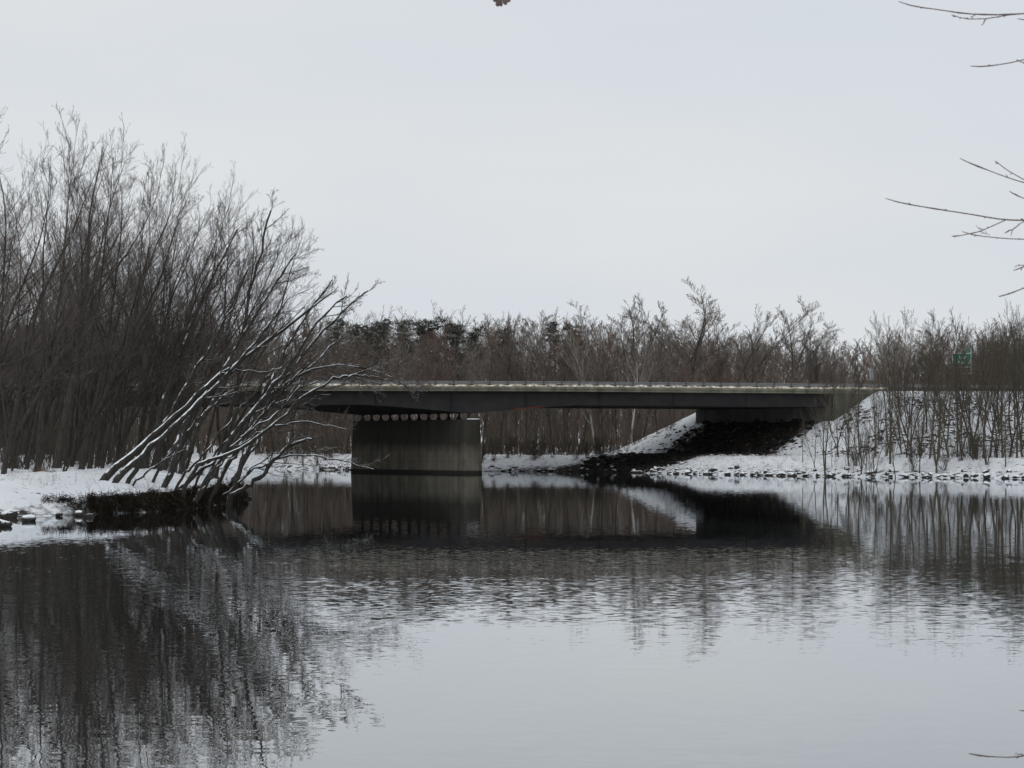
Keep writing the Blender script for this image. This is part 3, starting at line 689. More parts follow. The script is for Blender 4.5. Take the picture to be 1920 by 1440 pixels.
# ---- leaning, snow covered trunks over the water
def resample(pts, n):
    pts = np.array(pts, float); d = np.r_[0, np.cumsum(np.linalg.norm(np.diff(pts, axis=0), axis=1))]; t = np.linspace(0, d[-1], n)
    out = np.stack([np.interp(t, d, pts[:, k]) for k in range(pts.shape[1])], 1)
    o2 = out.copy(); o2[1:-1] = (out[:-2]+2*out[1:-1]+out[2:])/4; return o2
def lean_tree(seed, px, Y, w0, w1, label, dens=(9, 6, 5, 2), forks=(), crown=True, dY=0, t0=.35, Lf=.26, up=.022, rt=.0050, name='leaning_tree', droop=0):
    rng = R_(seed); n = 22
    def poly(pp, ya, yb):
        q = resample(pp, n); ys = np.linspace(ya, yb, n)+np.cumsum(rng.normal(0, .03, n)); q[1:-1] += rng.normal(0, 1.5, (n-2, 2))
        return np.array([P(a, b, y) for (a, b), y in zip(q, ys)])
    main = poly(px, Y, Y+dY); base = main[0].copy(); g = gz(base[0], base[1])
    main = np.vstack([[base+(base-main[1])*.6+np.array((0, 0, -.2))], main]); main[0][2] = min(main[0][2], g-.3)
    k = Y/FPX*.5; R = np.linspace(w0, w1, n+1)*k; R = R*.84*(1+rng.uniform(-.09, .09, n+1)); R[0] *= 1.5; R[1] *= 1.25; R[rng.randint(4, n-4)] *= 1.22
    root = empty(name, tuple(base)); tag(root, label, 'tree', 'snow covered trees leaning over the water')
    org = base
    wood = [(main[None]-org, R[None], 9)]
    for fp, fw0, fw1 in forks:
        f = poly(fp, Y+dY*.5, Y+dY); wood.append((f[None]-org, (np.linspace(fw0, fw1, n)*k)[None], 7))
    o = link('trunk', mesh_np('trunk', *tubes(wood)), M['bark_snow'], root)
    if crown:
        st_ = (np.concatenate([w[0][:, -n:] for w in wood]), np.concatenate([w[1][:, -n:] for w in wood]))
        l1 = children(*st_, rng, dens[0], t0, 1, 30, 10, 8, Lf, .09, up, .5, .2, rmin=.009, bias=(.5, 0, .1), lp=.62)
        limbs = link('limbs', mesh_np('limbs', *tubes([(*l1, 5)])), M['limb_snow'], root)
        l2 = children(*l1, rng, dens[1], .12, 1, 31, 10, 5, .42, .08, up-droop, .5, .3, rmin=.007, bias=(.2, 0, .4-droop*6), lp=.4)
        l3 = children(*l2, rng, dens[2], .12, 1, 31, 10, 3, .5, .09, up-droop, .6, .5, rmin=rt*1.1, bias=(0, 0, .3-droop*5))
        l4 = children(*l3, rng, dens[3], .2, 1, 30, 10, 2, .6, .09, -droop, .8, .7, rmin=rt)
        link('crown', mesh_np('crown', *tubes([(*l2, 3), (*l3, 3), (*l4, 3)])), M['twig_lean'], root)
    return root
lean_tree(1, [(161, 938), (190, 902), (215, 878), (262, 842), (320, 790), (372, 738), (412, 702), (450, 675), (515, 632), (570, 585), (620, 550)], 105, 19, 4, 'thick snowy trunk leaning right, leftmost and uppermost of a close pair', dY=4, t0=.5, forks=(([(412, 702), (445, 694), (500, 698), (540, 685)], 4, 2),))
lean_tree(2, [(184, 945), (215, 903), (240, 880), (285, 836), (335, 792), (388, 738), (430, 700), (470, 650), (510, 605), (540, 560)], 104, 18, 4, 'thick snowy trunk leaning right, lower of the close pair', dY=5, t0=.5)
lean_tree(3, [(222, 934), (248, 893), (277, 845), (300, 810), (335, 750), (375, 680), (410, 620), (445, 560)], 106, 13, 4, 'dark trunk leaning right just beyond the close pair', dY=5, t0=.5)
lean_tree(4, [(226, 940), (262, 895), (298, 868), (332, 850), (350, 838)], 105, 6, 2.5, 'thin dark curved stem leaning low over the snow beside the third trunk', dens=(4, 4, 3, 1), t0=.5)
lean_tree(5, [(303, 930), (318, 890), (336, 840), (352, 790), (372, 730), (400, 650), (432, 575), (465, 505)], 108, 15, 4, 'steep dark trunk rising at the middle of the leaning group', dY=7, t0=.45)
lean_tree(6, [(308, 945), (345, 907), (385, 876), (425, 850), (470, 805), (515, 755), (545, 712), (600, 660)], 107, 10, 3.5, 'slender snow topped stem crossing behind the long white limb', dY=4, t0=.5)
lean_tree(7, [(352, 958), (375, 925), (392, 900), (412, 862), (432, 830), (462, 780), (500, 742), (532, 700), (570, 640), (605, 590), (650, 555)], 106, 17, 4, 'thick trunk plastered with snow at its foot, leaning right', dY=6, t0=.5)
lean_tree(8, [(336, 952), (352, 905), (368, 868), (410, 858), (450, 845), (490, 815), (530, 780), (575, 742), (620, 712), (655, 702), (688, 694)], 105, 11, 4, 'longest bright white snow covered limb reaching furthest right in front of the bridge', dY=3, t0=.55, dens=(9, 6, 5, 2), Lf=.3,
          forks=(([(620, 712), (660, 703), (705, 706), (745, 715)], 4, 1.5), ([(452, 820), (480, 800), (512, 782), (530, 765), (560, 725), (600, 715)], 5, 2.5)), droop=.03)
lean_tree(9, [(432, 928), (462, 915), (490, 893), (508, 868), (532, 845), (558, 830), (584, 824)], 108, 11, 7, 'short arching snow covered stub bending low over the water at the bank tip', dens=(5, 4, 4, 2), t0=.3, Lf=.5)
lean_tree(10, [(366, 940), (398, 880), (425, 835), (452, 780), (482, 728), (510, 700)], 110, 9, 6, 'snowy broken topped trunk leaning among the middle stems', dens=(5, 4, 4, 2), t0=.5)
lean_tree(11, [(400, 925), (432, 865), (455, 815), (478, 765), (500, 725), (508, 712)], 112, 7, 5, 'snowy stub with a broken white end right of the middle stems', dens=(5, 4, 4, 1), t0=.4)
lean_tree(12, [(396, 928), (432, 870), (470, 800), (492, 742), (520, 690), (560, 610), (600, 555), (622, 525)], 114, 12, 4, 'dark leaning maple whose top makes the peak above the bank tip', dY=8, t0=.4, dens=(11, 7, 6, 3))
lean_tree(13, [(436, 925), (450, 880), (470, 830), (505, 760), (550, 690), (600, 625), (645, 580), (690, 545)], 118, 13, 4, 'rightmost large leaning maple with a spreading crown toward the bridge', dY=6, t0=.35, dens=(12, 7, 6, 3))
lean_tree(14, [(326, 915), (350, 850), (382, 780), (435, 700), (458, 600), (484, 490), (508, 395)], 124, 13, 4, 'tall leaning maple with the narrow pointed top at the right of the wood', dY=8, t0=.35, dens=(13, 8, 6, 3))
lean_tree(15, [(284, 912), (318, 850), (360, 775), (420, 690), (468, 605), (520, 525), (555, 475)], 122, 12, 4, 'leaning maple filling the gap between the middle stems', dY=8, t0=.35, dens=(13, 8, 6, 3))
lean_tree(16, [(425, 930), (455, 895), (500, 868), (560, 850), (640, 862), (700, 880)], 116, 6, 2, 'low twiggy branch spreading sideways above the water in front of the far snowy shore', dens=(12, 7, 5, 2), t0=.25, Lf=.4, droop=.03)
lean_tree(17, [(405, 915), (440, 850), (500, 800), (540, 795), (580, 790), (650, 805)], 113, 7, 2, 'thin limb ending in a drooping dark tip before the pier', dens=(8, 6, 5, 2), t0=.4, Lf=.35, droop=.02)
lean_tree(18, [(376, 918), (430, 840), (480, 760), (560, 700), (640, 680), (720, 700), (770, 730)], 120, 9, 2.5, 'arching limb hanging a curtain of fine twigs over the left of the bridge', dens=(22, 9, 7, 3), t0=.4, Lf=.3, droop=.06)
lean_tree(19, [(260, 905), (275, 850), (300, 770), (335, 670), (375, 570), (420, 480), (445, 430)], 126, 13, 4, 'dark leaning maple behind the paired trunks, leaning the same way', dY=8, t0=.35, dens=(12, 8, 6, 3))
lean_tree(20, [(420, 922), (470, 850), (520, 770), (570, 700), (612, 655), (650, 630)], 122, 9, 3, 'slender leaning maple beneath the spreading crown at the right', dY=6, t0=.3, dens=(12, 7, 6, 3))
for j, pp in enumerate([[(110, 905), (138, 850), (150, 780), (148, 745), (165, 700), (195, 670)], [(118, 900), (122, 840), (112, 780), (118, 700), (110, 640)], [(8, 915), (30, 870), (45, 800), (70, 700), (100, 640)]]):
    lean_tree(40+j, pp, 117+2*j, 5, 3, ['pale crooked snow plastered stem standing at the left wood edge', 'thin upright stem with broken snow patches beside the crooked pale stem', 'thin dark stem at the far left edge leaning right'][j], dens=(4, 4, 4, 2), t0=.6)
for j, (pp, Y, w0, w1, lab) in enumerate([
    ([(314, 938), (338, 900), (366, 868), (402, 826), (440, 780), (470, 742)], 105, 7, 4, 'straight snow lined stem leaning right, lowest of the middle bundle'),
    ([(296, 932), (322, 888), (345, 845), (362, 806), (384, 770)], 109, 6, 3, 'thin snow lined stem just right of the steep dark trunk'),
    ([(360, 950), (388, 908), (412, 872), (436, 842), (470, 822)], 106, 8, 3.5, 'short snowy stem at the foot of the thick snow plastered trunk'),
    ([(270, 926), (300, 880), (330, 835), (366, 790), (400, 756), (446, 725)], 112, 8, 4, 'dark snow lined trunk between the paired trunks and the steep one'),
    ([(392, 940), (418, 890), (446, 845), (476, 800), (506, 752), (528, 722)], 108, 7, 4, 'snow lined stem with a cut off white tip below the bridge deck'),
    ([(352, 930), (380, 882), (414, 838), (452, 796), (492, 766), (540, 748)], 113, 6, 3, 'thin dark stem bending toward the bridge through the middle bundle'),
    ([(410, 938), (448, 905), (478, 872), (512, 850), (548, 846)], 114, 6, 2.5, 'small forked stem beneath the arching stub at the bank tip')]):
    lean_tree(60+j, pp, Y, w0, w1, lab, dens=(5, 4, 4, 2), t0=.55, Lf=.4, dY=2)
# undergrowth of the left wood
def brush_mesh(name, seed, pts, hmin, hmax, k, rt=.009, spread=30, up=.02, levels=(5, 3)):
    rng = R_(seed); S = np.repeat(np.array(pts), k, 0)+np.c_[rng.normal(0, .12, (len(pts)*k, 2)), np.zeros(len(pts)*k)]
    a = rng.uniform(0, 2*math.pi, len(S)); sp = np.radians(np.abs(rng.normal(0, spread, len(S))))
    D = np.stack([np.sin(sp)*np.cos(a), np.sin(sp)*np.sin(a), np.cos(sp)], 1); L = rng.uniform(hmin, hmax, len(S))
    S[:, 2] -= .15
    st_ = shoot(S, D, L, L*.0065+rt*.6, rng, 6, .08, up, .3, rt*.8)
    l1 = children(*st_, rng, levels[0], .25, 1, 32, 10, 4, .42, .12, up*2, .6, .4, rmin=rt*.8, bias=(0, 0, .5))
    g = [(*st_, 4), (*l1, 3)]
    if levels[1]: l2 = children(*l1, rng, levels[1], .2, 1, 32, 10, 2, .55, .14, up, .7, .6, rmin=rt*.8); g.append((*l2, 3))
    return mesh_np(name, *tubes(g))
rng = R_(77)
pts = []
while len(pts) < 260:
    Y = rng.uniform(128, 215); px = rng.uniform(-300, 480); x = (px-960)/FPX*Y
    if sdist(np.array([x]), np.array([Y]), LEFT)[0] > 1.5: pts.append((x, Y, gz(x, Y)))
tag(link('undergrowth', brush_mesh('undergrowth', 5, pts, 1.2, 5.0, 4, levels=(5, 3)), M['wood_brush']), 'tangled grey brush between the trunks of the left wood', kind='stuff')

# ---- far wood beyond the river and the bridge
farv = [tree_mesh('far_tree', R_(200+i), 20, lean=(.03*((i % 3)-1), 0), stems=2+i % 4, split=.16+.06*(i % 4), spread=22, r=.20, dens=(8, 6, 5, 2), up=.05, rt=.0095) for i in range(7)]
fars = [tree_mesh('far_slim_tree', R_(230+i), 18, lean=(.05*(i-1), 0), style='single', r=.12, dens=(20, 6, 5, 2), up=.07, rt=.0095, la=32) for i in range(4)]
fy = [(-600, 600), (0, 610), (560, 612), (640, 600), (700, 600), (760, 592), (870, 605), (930, 603), (1040, 598), (1120, 606), (1200, 626), (1380, 632), (1440, 632), (1540, 636), (1590, 652), (1660, 636), (1740, 624), (1900, 614), (2600, 600)]
def ftop(px): return float(np.interp(px, [a for a, b in fy], [b for a, b in fy]))
for j in range(74):
    Y = random.uniform(140, 213); px = random.uniform(-260, 440); x = (px-960)/FPX*Y
    if sdist(np.array([x]), np.array([Y]), LEFT)[0] < 1.5: continue
    z = gz(x, Y); s = random.uniform(9, 15.5)/20; plant_tree('maple_tree', random.choice(slim), (x, Y, z), random.uniform(-.7, .7), (s*1.3, s*1.3, s), M['bark'], M['twig'], 'low bare young maple deep in the dense wood on the left bank', 'tree', 'low young maples filling the left wood')
random.seed(4)
cnt = 0
for j in range(252):
    row = j % 6; px = -250+2350*((j//6)+random.random())/42.0
    Y = (262, 272, 284, 298, 318, 345)[row]+random.uniform(-5, 6); x = (px-960)/FPX*Y
    if px < 1150 and sdist(np.array([x]), np.array([Y]), RIGHT)[0] < 4: Y += 14; x = (px-960)/FPX*Y
    z = gz(x, Y); ty = ftop(px)+8+abs(random.gauss(0, 20))+(10 if row < 3 else 0)+(26 if row == 0 else 0)
    top = P(px, ty, Y)[2]; sl = random.random() < .4; lib = fars if sl else farv; s = (top-z)/(18 if sl else 20)
    mc = random.choice([M['far_twig']]*5+[M['red_twig']]*4+[M['pale_twig']])
    if 1000 < px < 1290 and row < 4 and random.random() < .5: mc = M['red_twig']
    lab = {'red_twig': 'bare reddish twigged tree in the far wood beyond the bridge', 'far_twig': 'bare grey brown tree in the far wood beyond the bridge', 'pale_twig': 'bare pale twigged tree in the far wood beyond the bridge'}[mc.name]
    e = plant_tree('bare_tree', random.choice(lib), (x, Y, z), random.uniform(0, 6.28), (s*1.1, s*1.1, s), M['far_bark'], mc, lab, 'tree', 'bare trees of the far wood')
    cnt += 1
for j, px in enumerate((486, 512, 548, 577, 604, 652, 906, 938, 969, 991, 1031, 1066, 1092, 1131, 1158, 1203, 1232, 1262)):
    Y = 258+5*random.random()+(8 if px < 700 else 0); x = (px-960)/FPX*Y
    if sdist(np.array([x]), np.array([Y]), RIGHT)[0] < 5: Y += 8; x = (px-960)/FPX*Y
    z = gz(x, Y); s = (P(px, 650+random.uniform(-25, 30), Y)[2]-z)/18
    plant_tree('bare_tree', random.choice(fars), (x, Y, z), random.uniform(0, 6.28), (s*1.3, s*1.3, s), M['bark'], M['far_twig'], 'dark trunked bare tree at the front edge of the far wood', 'tree', 'dark trunks along the front of the far wood')
# trees that stand out against the sky
stand = [(1203, 545, 288, 0, 'airy bare tree on the skyline, leftmost of the tall group over the bridge'), (1258, 552, 286, 1, 'airy bare tree on the skyline, second of the tall group over the bridge'),
         (1302, 533, 283, 2, 'tallest airy bare tree on the skyline above the middle of the bridge'), (1352, 548, 286, 3, 'airy bare tree on the skyline just right of the tallest one'),
         (1485, 562, 280, 4, 'round crowned bare tree on the skyline left of the low gap'), (1530, 600, 282, 5, 'bare tree leaning right beside the low gap in the skyline'),
         (1055, 575, 290, 6, 'thin topped bare tree poking above the far wood left of the tall group'), (1425, 596, 285, 0, 'low bare tree between the tall group and the round crowned tree'),
         (1892, 580, 262, 3, 'slender tree with a forked top on the skyline at the right edge'), (1745, 605, 262, 1, 'fine twigged tree on the skyline between the birches and the green sign')]
tall = [tree_mesh('skyline_tree', R_(300+i), 20, lean=(.0, 0), stems=(3, 4, 2, 5)[i], split=(.3, .24, .36, .2)[i], spread=(28, 30, 24, 34)[i], r=.25, dens=(11, 8, 6, 3), up=.04, rt=.0078, la=42, wob=.045) for i in range(4)]
for px, ty, Y, v, lab in stand:
    x = (px-960)/FPX*Y; z = gz(x, Y); s = (P(px, ty, Y)[2]-z)/20
    plant_tree('skyline_tree', tall[v % 4], (x, Y, z), v*1.3, (s*1.35, s*1.35, s), M['far_bark'], M['far_twig'], lab, 'tree', None)
# birches by the road
bir = [tree_mesh('birch', R_(330+i), 14, lean=(.05*(1-2*i), 0), style='single', r=.13, dens=(20, 5, 5, 2), up=.09, rt=.010, la=26) for i in range(2)]
for px, Y, ty, v, lab in ((1692, 247, 590, 0, 'white trunked birch behind the road, right one of two'), (1675, 250, 600, 1, 'white trunked birch behind the road, left one of two'), (1184, 255, 600, 0, 'pale thin trunk tilting left, seen under the bridge'), (1116, 258, 628, 1, 'pale barked young tree standing right behind the guard rail at mid bridge')):
    x = (px-960)/FPX*Y; z = gz(x, Y); s = (P(px, ty, Y)[2]-z)/14
    plant_tree('birch_tree', bir[v], (x, Y, z), v, (s, s, s), M['birch_bark'], M['pale_twig'], lab, 'tree')
# evergreens
def pine_mesh(name, seed, H=20):
    rng = R_(seed); T = shoot(np.array([[0, 0, -.3]]), np.array([[0, 0, 1.]]), np.array([H]), np.array([.28]), rng, 10, .02, .02, .15)
    br_ = children(*T, rng, 60, .3, 1, 74, 10, 5, .30, .07, .03, .3, .3, rmin=.02, lp=.8)
    big = mesh_np(name+'_trunk', *tubes([(*T, 7), (*br_, 3)]))
    nb = len(br_[0]); k = 80; t = rng.uniform(.25, 1, (nb, k)); f = t*4.999; i = f.astype(int); fr = (f-i)[..., None]; a = np.arange(nb)[:, None]
    c = (br_[0][a, i]*(1-fr)+br_[0][a, i+1]*fr).reshape(-1, 3)+rng.normal(0, .28, (nb*k, 3))*np.array((1, 1, .5))
    d1 = rng.normal(0, 1, c.shape)*np.array((1, 1, .6)); d1 /= np.linalg.norm(d1, axis=1, keepdims=True); d2 = rng.normal(0, 1, c.shape); d2 /= np.linalg.norm(d2, axis=1, keepdims=True)
    s = rng.uniform(.2, .42, (len(c), 1)); V = np.stack([c-d1*s*.3, c+d1*s, c+d2*s*.4], 1).reshape(-1, 3)
    return big, mesh_np(name+'_crown', V, None, np.arange(len(V)).reshape(-1, 3), smooth=False)
pines = [pine_mesh('pine', 400+i) for i in range(3)]
random.seed(8)
for j in range(30):
    if j in (0, 1, 2, 4, 7, 10, 12, 15, 18, 20, 22, 25, 26, 27, 29): continue
    px = [560, 590, 612, 640, 655, 668, 682, 700, 712, 726, 742, 758, 772, 786, 803, 820, 838, 856, 872, 890, 925, 950, 975, 1038, 1062, 1480, 1500, 635, 798, 905][j]
    ty = {1480: 628, 1500: 634, 1038: 600, 1062: 606}.get(px, 594+random.uniform(0, 16)+(12 if px > 880 else 0)); Y = random.uniform(296, 322); x = (px-960)/FPX*Y; z = gz(x, Y)
    s = (P(px, ty, Y)[2]-z)/20
    plant_tree('pine_tree', pines[j % 3], (x, Y, z), random.uniform(0, 6), (s*1.15, s*1.15, s), M['far_bark'], M['needles'], 'dark evergreen rising behind the far wood above the bridge', 'tree', 'evergreens behind the far wood')
# farther wood as a mass: closes the view between the trunks
rng = R_(12); pts = []
for _ in range(900):
    Y = rng.uniform(246, 285); px = rng.uniform(480, 1450); x = (px-960)/FPX*Y; d_ = sdist(np.array([x]), np.array([Y]), RIGHT)[0]
    if 7.5 < d_ < 15 and not (0 < Y-roadline(x) < ROADW+1.5 and x > 9): pts.append((x, Y, gz(x, Y)))
ptl = pts; tag(link('shore_brush', brush_mesh('shore_brush', 8, ptl, .7, 2.3, 8, rt=.014, spread=38, levels=(5, 2)), M['brush']), 'low reddish brown brush along the edge of the far wood', kind='stuff'); pts = []
for _ in range(1500):
    Y = rng.uniform(258, 420); px = rng.uniform(-200, 2120); x = (px-960)/FPX*Y
    if sdist(np.array([x]), np.array([Y]), RIGHT)[0] > 3 and not (0 < Y-roadline(x) < ROADW+2 and (x > 20)): pts.append((x, Y, gz(x, Y)))
tag(link('far_undergrowth', brush_mesh('far_undergrowth', 6, pts, 3.0, 9.0, 4, rt=.018, spread=14, levels=(6, 3)), M['brush']), 'dense reddish brown brush under the trees of the far wood', kind='stuff')
Vv = []; rng = R_(13)
massv = fars+farv
pts = []
for _ in range(420):
    Y = rng.uniform(360, 520); px = rng.uniform(-250, 2170); x = (px-960)/FPX*Y; pts.append((x, Y, gz(x, Y), px))
def mass_mesh():
    rng = R_(14); S = np.array([(a, b, c-.3) for a, b, c, d in pts]); tops = np.array([P(d, ftop(d)+rng.uniform(8, 40), b)[2] for a, b, c, d in pts])
    L = tops-S[:, 2]; D = np.tile([0, 0, 1.], (len(S), 1)); st_ = shoot(S, D, L, np.full(len(S), .2), rng, 8, .05, .1, .2)
    l1 = children(*st_, rng, 16, .15, 1, 32, 10, 4, .4, .1, .06, .5, .3, rmin=.035, lp=.6); l2 = children(*l1, rng, 6, .15, 1, 34, 10, 3, .5, .12, .06, .6, .5, rmin=.03); l3 = children(*l2, rng, 4, .2, 1, 34, 10, 1, .6, .14, .05, .8, .7, rmin=.025)
    return mesh_np('distant_wood', *tubes([(*st_, 4), (*l1, 3), (*l2, 3), (*l3, 3)]))
tag(link('distant_wood', mass_mesh(), M['far_twig']), 'hazy brown mass of bare trees closing the horizon', kind='stuff')

# ---- saplings on the right bank
sap = [tree_mesh('sapling', R_(500+i), 12, lean=(.06*((i % 5)-2), 0), stems=2+i % 3, split=.04+.05*(i % 2), spread=14, r=.14, dens=(9, 5, 4, 1), up=.05, rt=.0065, la=30) for i in range(6)]
sap += [tree_mesh('slim_sapling', R_(520+i), 12, lean=(.08*(i-1), 0), style='single', r=.12, dens=(18, 5, 4, 1), up=.06, rt=.0065, la=28) for i in range(3)]
sp_list = [(1548, 205, 11), (1572, 214, 9), (1592, 207, 8), (1612, 218, 10), (1615, 203, 7), (1640, 211, 9), (1662, 216, 11), (1668, 205, 12.5), (1690, 219, 10), (1700, 208, 9), (1710, 214, 12), (1728, 217, 9), (1742, 206, 12), (1755, 199, 11), (1760, 213, 13),
           (1778, 207, 12), (1795, 212, 13), (1805, 202, 10), (1818, 216, 11), (1830, 208, 13), (1842, 204, 12), (1856, 212, 13), (1868, 206, 12), (1880, 201, 13), (1893, 210, 14), (1905, 205, 13), (1918, 212, 14), (1930, 207, 13), (1950, 203, 13), (1975, 208, 13), (1680, 199, 6), (1636, 199, 6), (1723, 200, 7), (1848, 199, 6.5), (1884, 197, 8),
           (1702, 222, 9), (1736, 221, 9), (1772, 222, 10), (1802, 221, 10), (1834, 222, 10), (1872, 221, 11), (1903, 222, 11), (1528, 208, 5.5), (1505, 212, 4.5), (1650, 222, 6), (1996, 212, 13), (2030, 205, 12)]
slab = {1548: 'dark twin stemmed sapling standing before the greenish wing wall', 1755: 'dark clumped sapling with a thick burnt looking foot at the water edge', 1668: 'tallest straight dark sapling left of the birches', 1528: 'small twiggy sapling under the right end of the bridge', 1505: 'smallest sapling on the bare slope under the bridge end'}
for j, (px, Y, H) in enumerate(sp_list):
    x = (px-960)/FPX*Y; z = gz(x, Y); s = H/12
    lab = slab.get(px, 'bare dark sapling on the snowy slope below the road at right')
    plant_tree('sapling', sap[(j*5) % len(sap)], (x, Y, z), random.uniform(0, 6.3), (s*.9, s*.9, s), M['sapling'], M['sapling'], lab, 'sapling', 'saplings on the right bank')
rng = R_(91); pts = []
while len(pts) < 120:
    px = rng.uniform(1560, 2050); Y = rng.uniform(203, 224); x = (px-960)/FPX*Y
    if Y < roadline(x)-2.5: pts.append((x, Y, gz(x, Y)))
tag(link('slope_brush', brush_mesh('slope_brush', 92, pts, 1.0, 4.5, 2, rt=.009, spread=17, levels=(5, 2)), M['sapling']), 'thin tangled brush growing on the snowy embankment slope', kind='stuff')
# shrubs along both far shores
shr = []
for i in range(4):
    rng = R_(600+i); shr.append(brush_mesh('shrub', 600+i, [(0, 0, 0)], 1.2, 2.6, 12, rt=.014, spread=26, levels=(5, 2)))
shl = [(1440, 205), (1455, 203), (1475, 206), (1512, 204), (1600, 202), (1710, 201), (1770, 200), (1850, 199), (905, 247), (925, 246), (938, 250), (960, 248), (975, 247), (1000, 250), (1012, 247), (1035, 246), (1062, 247), (1080, 244), (1048, 252), (560, 266), (590, 268), (620, 262), (640, 264), (520, 270), (1140, 252), (1156, 258), (1098, 253), (950, 256), (1020, 258)]+[(random.uniform(900, 1130), random.uniform(244, 257)) for _ in range(22)]+[(random.uniform(500, 655), random.uniform(259, 272)) for _ in range(14)]+[(random.uniform(1430, 1900), random.uniform(200, 207)) for _ in range(10)]
for j, (px, Y) in enumerate(shl):
    x = (px-960)/FPX*Y; z = gz(x, Y)
    if z < .25: continue
    o = bpy.data.objects.new('shrub', shr[j % 4]); COL.objects.link(o); o.location = (x, Y, z); o.rotation_euler = (0, 0, j*1.7); s = random.uniform(.7, 1.35); o.scale = (s, s, s)
    if not o.data.materials: o.data.materials.append(M['sapling'])
    tag(o, ('bare shrub in the snow on the right shore' if px > 1400 else 'bare shrub on the snowy far shore right of the pier' if px > 800 else 'bare shrub on the snowy far shore left of the pier'), 'shrub', 'bare shrubs along the shores')
# small trees at far shore seen through the span
for j, (px, Y, H) in enumerate([(915, 249, 8), (966, 250, 11), (1000, 251, 12), (1018, 249, 7), (1084, 246, 9), (1048, 252, 7), (985, 256, 9), (940, 256, 12), (1120, 256, 11), (1145, 259, 10), (570, 268, 10), (630, 268, 11), (545, 272, 12), (600, 274, 11)]):
    x = (px-960)/FPX*Y; z = gz(x, Y)
    plant_tree('sapling', sap[(j*2+1) % len(sap)], (x, Y, z), j, (H/12*.8, H/12*.8, H/12), M['sapling'], M['sapling'], 'thin bare sapling on the far shore %s' % ('between pier and abutment' if px > 800 else 'left of the pier'), 'sapling', 'saplings on the far shore')

# ---- rocks
def rock_mesh(name, seed, sharp=False):
    import bmesh
    bm = bmesh.new(); bmesh.ops.create_icosphere(bm, subdivisions=2, radius=.5); rng = R_(seed)
    pl = [(lambda n: n/np.linalg.norm(n))(rng.normal(size=3)) for _ in range(9)]; ds = rng.uniform(.26, .42, 9)
    for v in bm.verts:
        p = np.array(v.co)
        for n, d in zip(pl, ds):
            h = p@n
            if h > d: p = p-n*(h-d)
        v.co = p*(1+rng.uniform(-.04, .04))
    me = bpy.data.meshes.new(name); bm.to_mesh(me); bm.free(); me.polygons.foreach_set('use_smooth', [False]*len(me.polygons)); return me
rocks = [rock_mesh('rock', 700+i) for i in range(6)]
for r in rocks: r.materials.append(M['rock'])
rng = R_(31)
def along(poly, i0, i1, n):
    seg = poly[i0:i1+1]; d = np.r_[0, np.cumsum(np.linalg.norm(np.diff(seg, axis=0), axis=1))]; t = np.sort(rng.uniform(0, d[-1], n))
    return np.stack([np.interp(t, d, seg[:, k]) for k in (0, 1)], 1)
shore = along(RIGHT, 2, 11, 210)
for j, (x, y) in enumerate(shore):
    g = rng.rand()
    # move to where the ground meets the water
    best = None
    for o_ in np.linspace(-1.6, 2.2, 24):
        xx = x+o_*.55; yy = y+o_*.83
        if gz(xx, yy) > .02: best = (xx, yy); break
    if best is None: continue
    inl = abs(rng.normal(0, 1.1)) if g < .5 else rng.uniform(-.2, .25); xx, yy = best[0]+inl*.5, best[1]+inl*.85
    z = gz(xx, yy); s = rng.uniform(.3, .75)*(1.35 if rng.rand() < .12 else 1)
    o = bpy.data.objects.new('shore_rock', rocks[j % 6]); COL.objects.link(o); o.location = (xx, yy, max(z, 0)+s*.05); o.rotation_euler = (rng.uniform(-.4, .4), rng.uniform(-.4, .4), rng.uniform(0, 6.3)); o.scale = (s*rng.uniform(.9, 1.6), s, s*rng.uniform(.7, 1.25))
    px = 960+FPX*xx/yy
    lab = 'dark snow topped rock at the water edge %s' % ('right of the bridge' if px > 1400 else 'under the bridge' if px > 1130 else 'right of the pier' if px > 880 else 'left of the pier')
    tag(o, lab, 'rock', 'rocks along the shoreline')
def riprap(name, mat_, pts, seed, smin, smax, label):
    rng = R_(seed); Vs = []; Fs = []; off = 0; tm = []
    for r in rocks:
        v = np.empty(len(r.vertices)*3); r.vertices.foreach_get('co', v); f = np.array([p.vertices[:] for p in r.polygons]); tm.append((v.reshape(-1, 3), f))
    for (x, y, z) in pts:
        v, f = tm[rng.randint(6)]; s = rng.uniform(smin, smax); a = rng.uniform(0, 6.28); c_, s_ = math.cos(a), math.sin(a); tl = rng.uniform(-.5, .5)
        w = v*np.array((1.5, 1, .75))*s; w = np.stack([w[:, 0], w[:, 1]*math.cos(tl)-w[:, 2]*math.sin(tl), w[:, 1]*math.sin(tl)+w[:, 2]*math.cos(tl)], 1)
        w = np.stack([w[:, 0]*c_-w[:, 1]*s_, w[:, 0]*s_+w[:, 1]*c_, w[:, 2]], 1)+np.array((x, y, z+s*.06)); Vs.append(w); Fs.append(f+off); off += len(v)
    o = link(name, mesh_np(name, np.concatenate(Vs), None, np.concatenate(Fs), smooth=False), mat_); tag(o, label, kind='stuff')
rng = R_(41); pa = []; pb = []
while len(pa) < 520:
    x = rng.uniform(28, 62); t = rng.uniform(-14, -1.0); y = roadline(x)+t
    z, ba, sn = land(np.array([x]), np.array([y]), True)
    if sn[0] > .1 and rng.rand() < sn[0]+.15 and ba[0] < .3: pa.append((x, y, z[0]))
while len(pb) < 800:
    x = rng.uniform(8, 38); t = rng.uniform(-1, ROADW+2); y = roadline(x)+t
    z, ba, sn = land(np.array([x]), np.array([y]), True)
    if ba[0] > .6 and z[0] > .1 and z[0] < 7.0: pb.append((x, y, z[0]))
pc = []
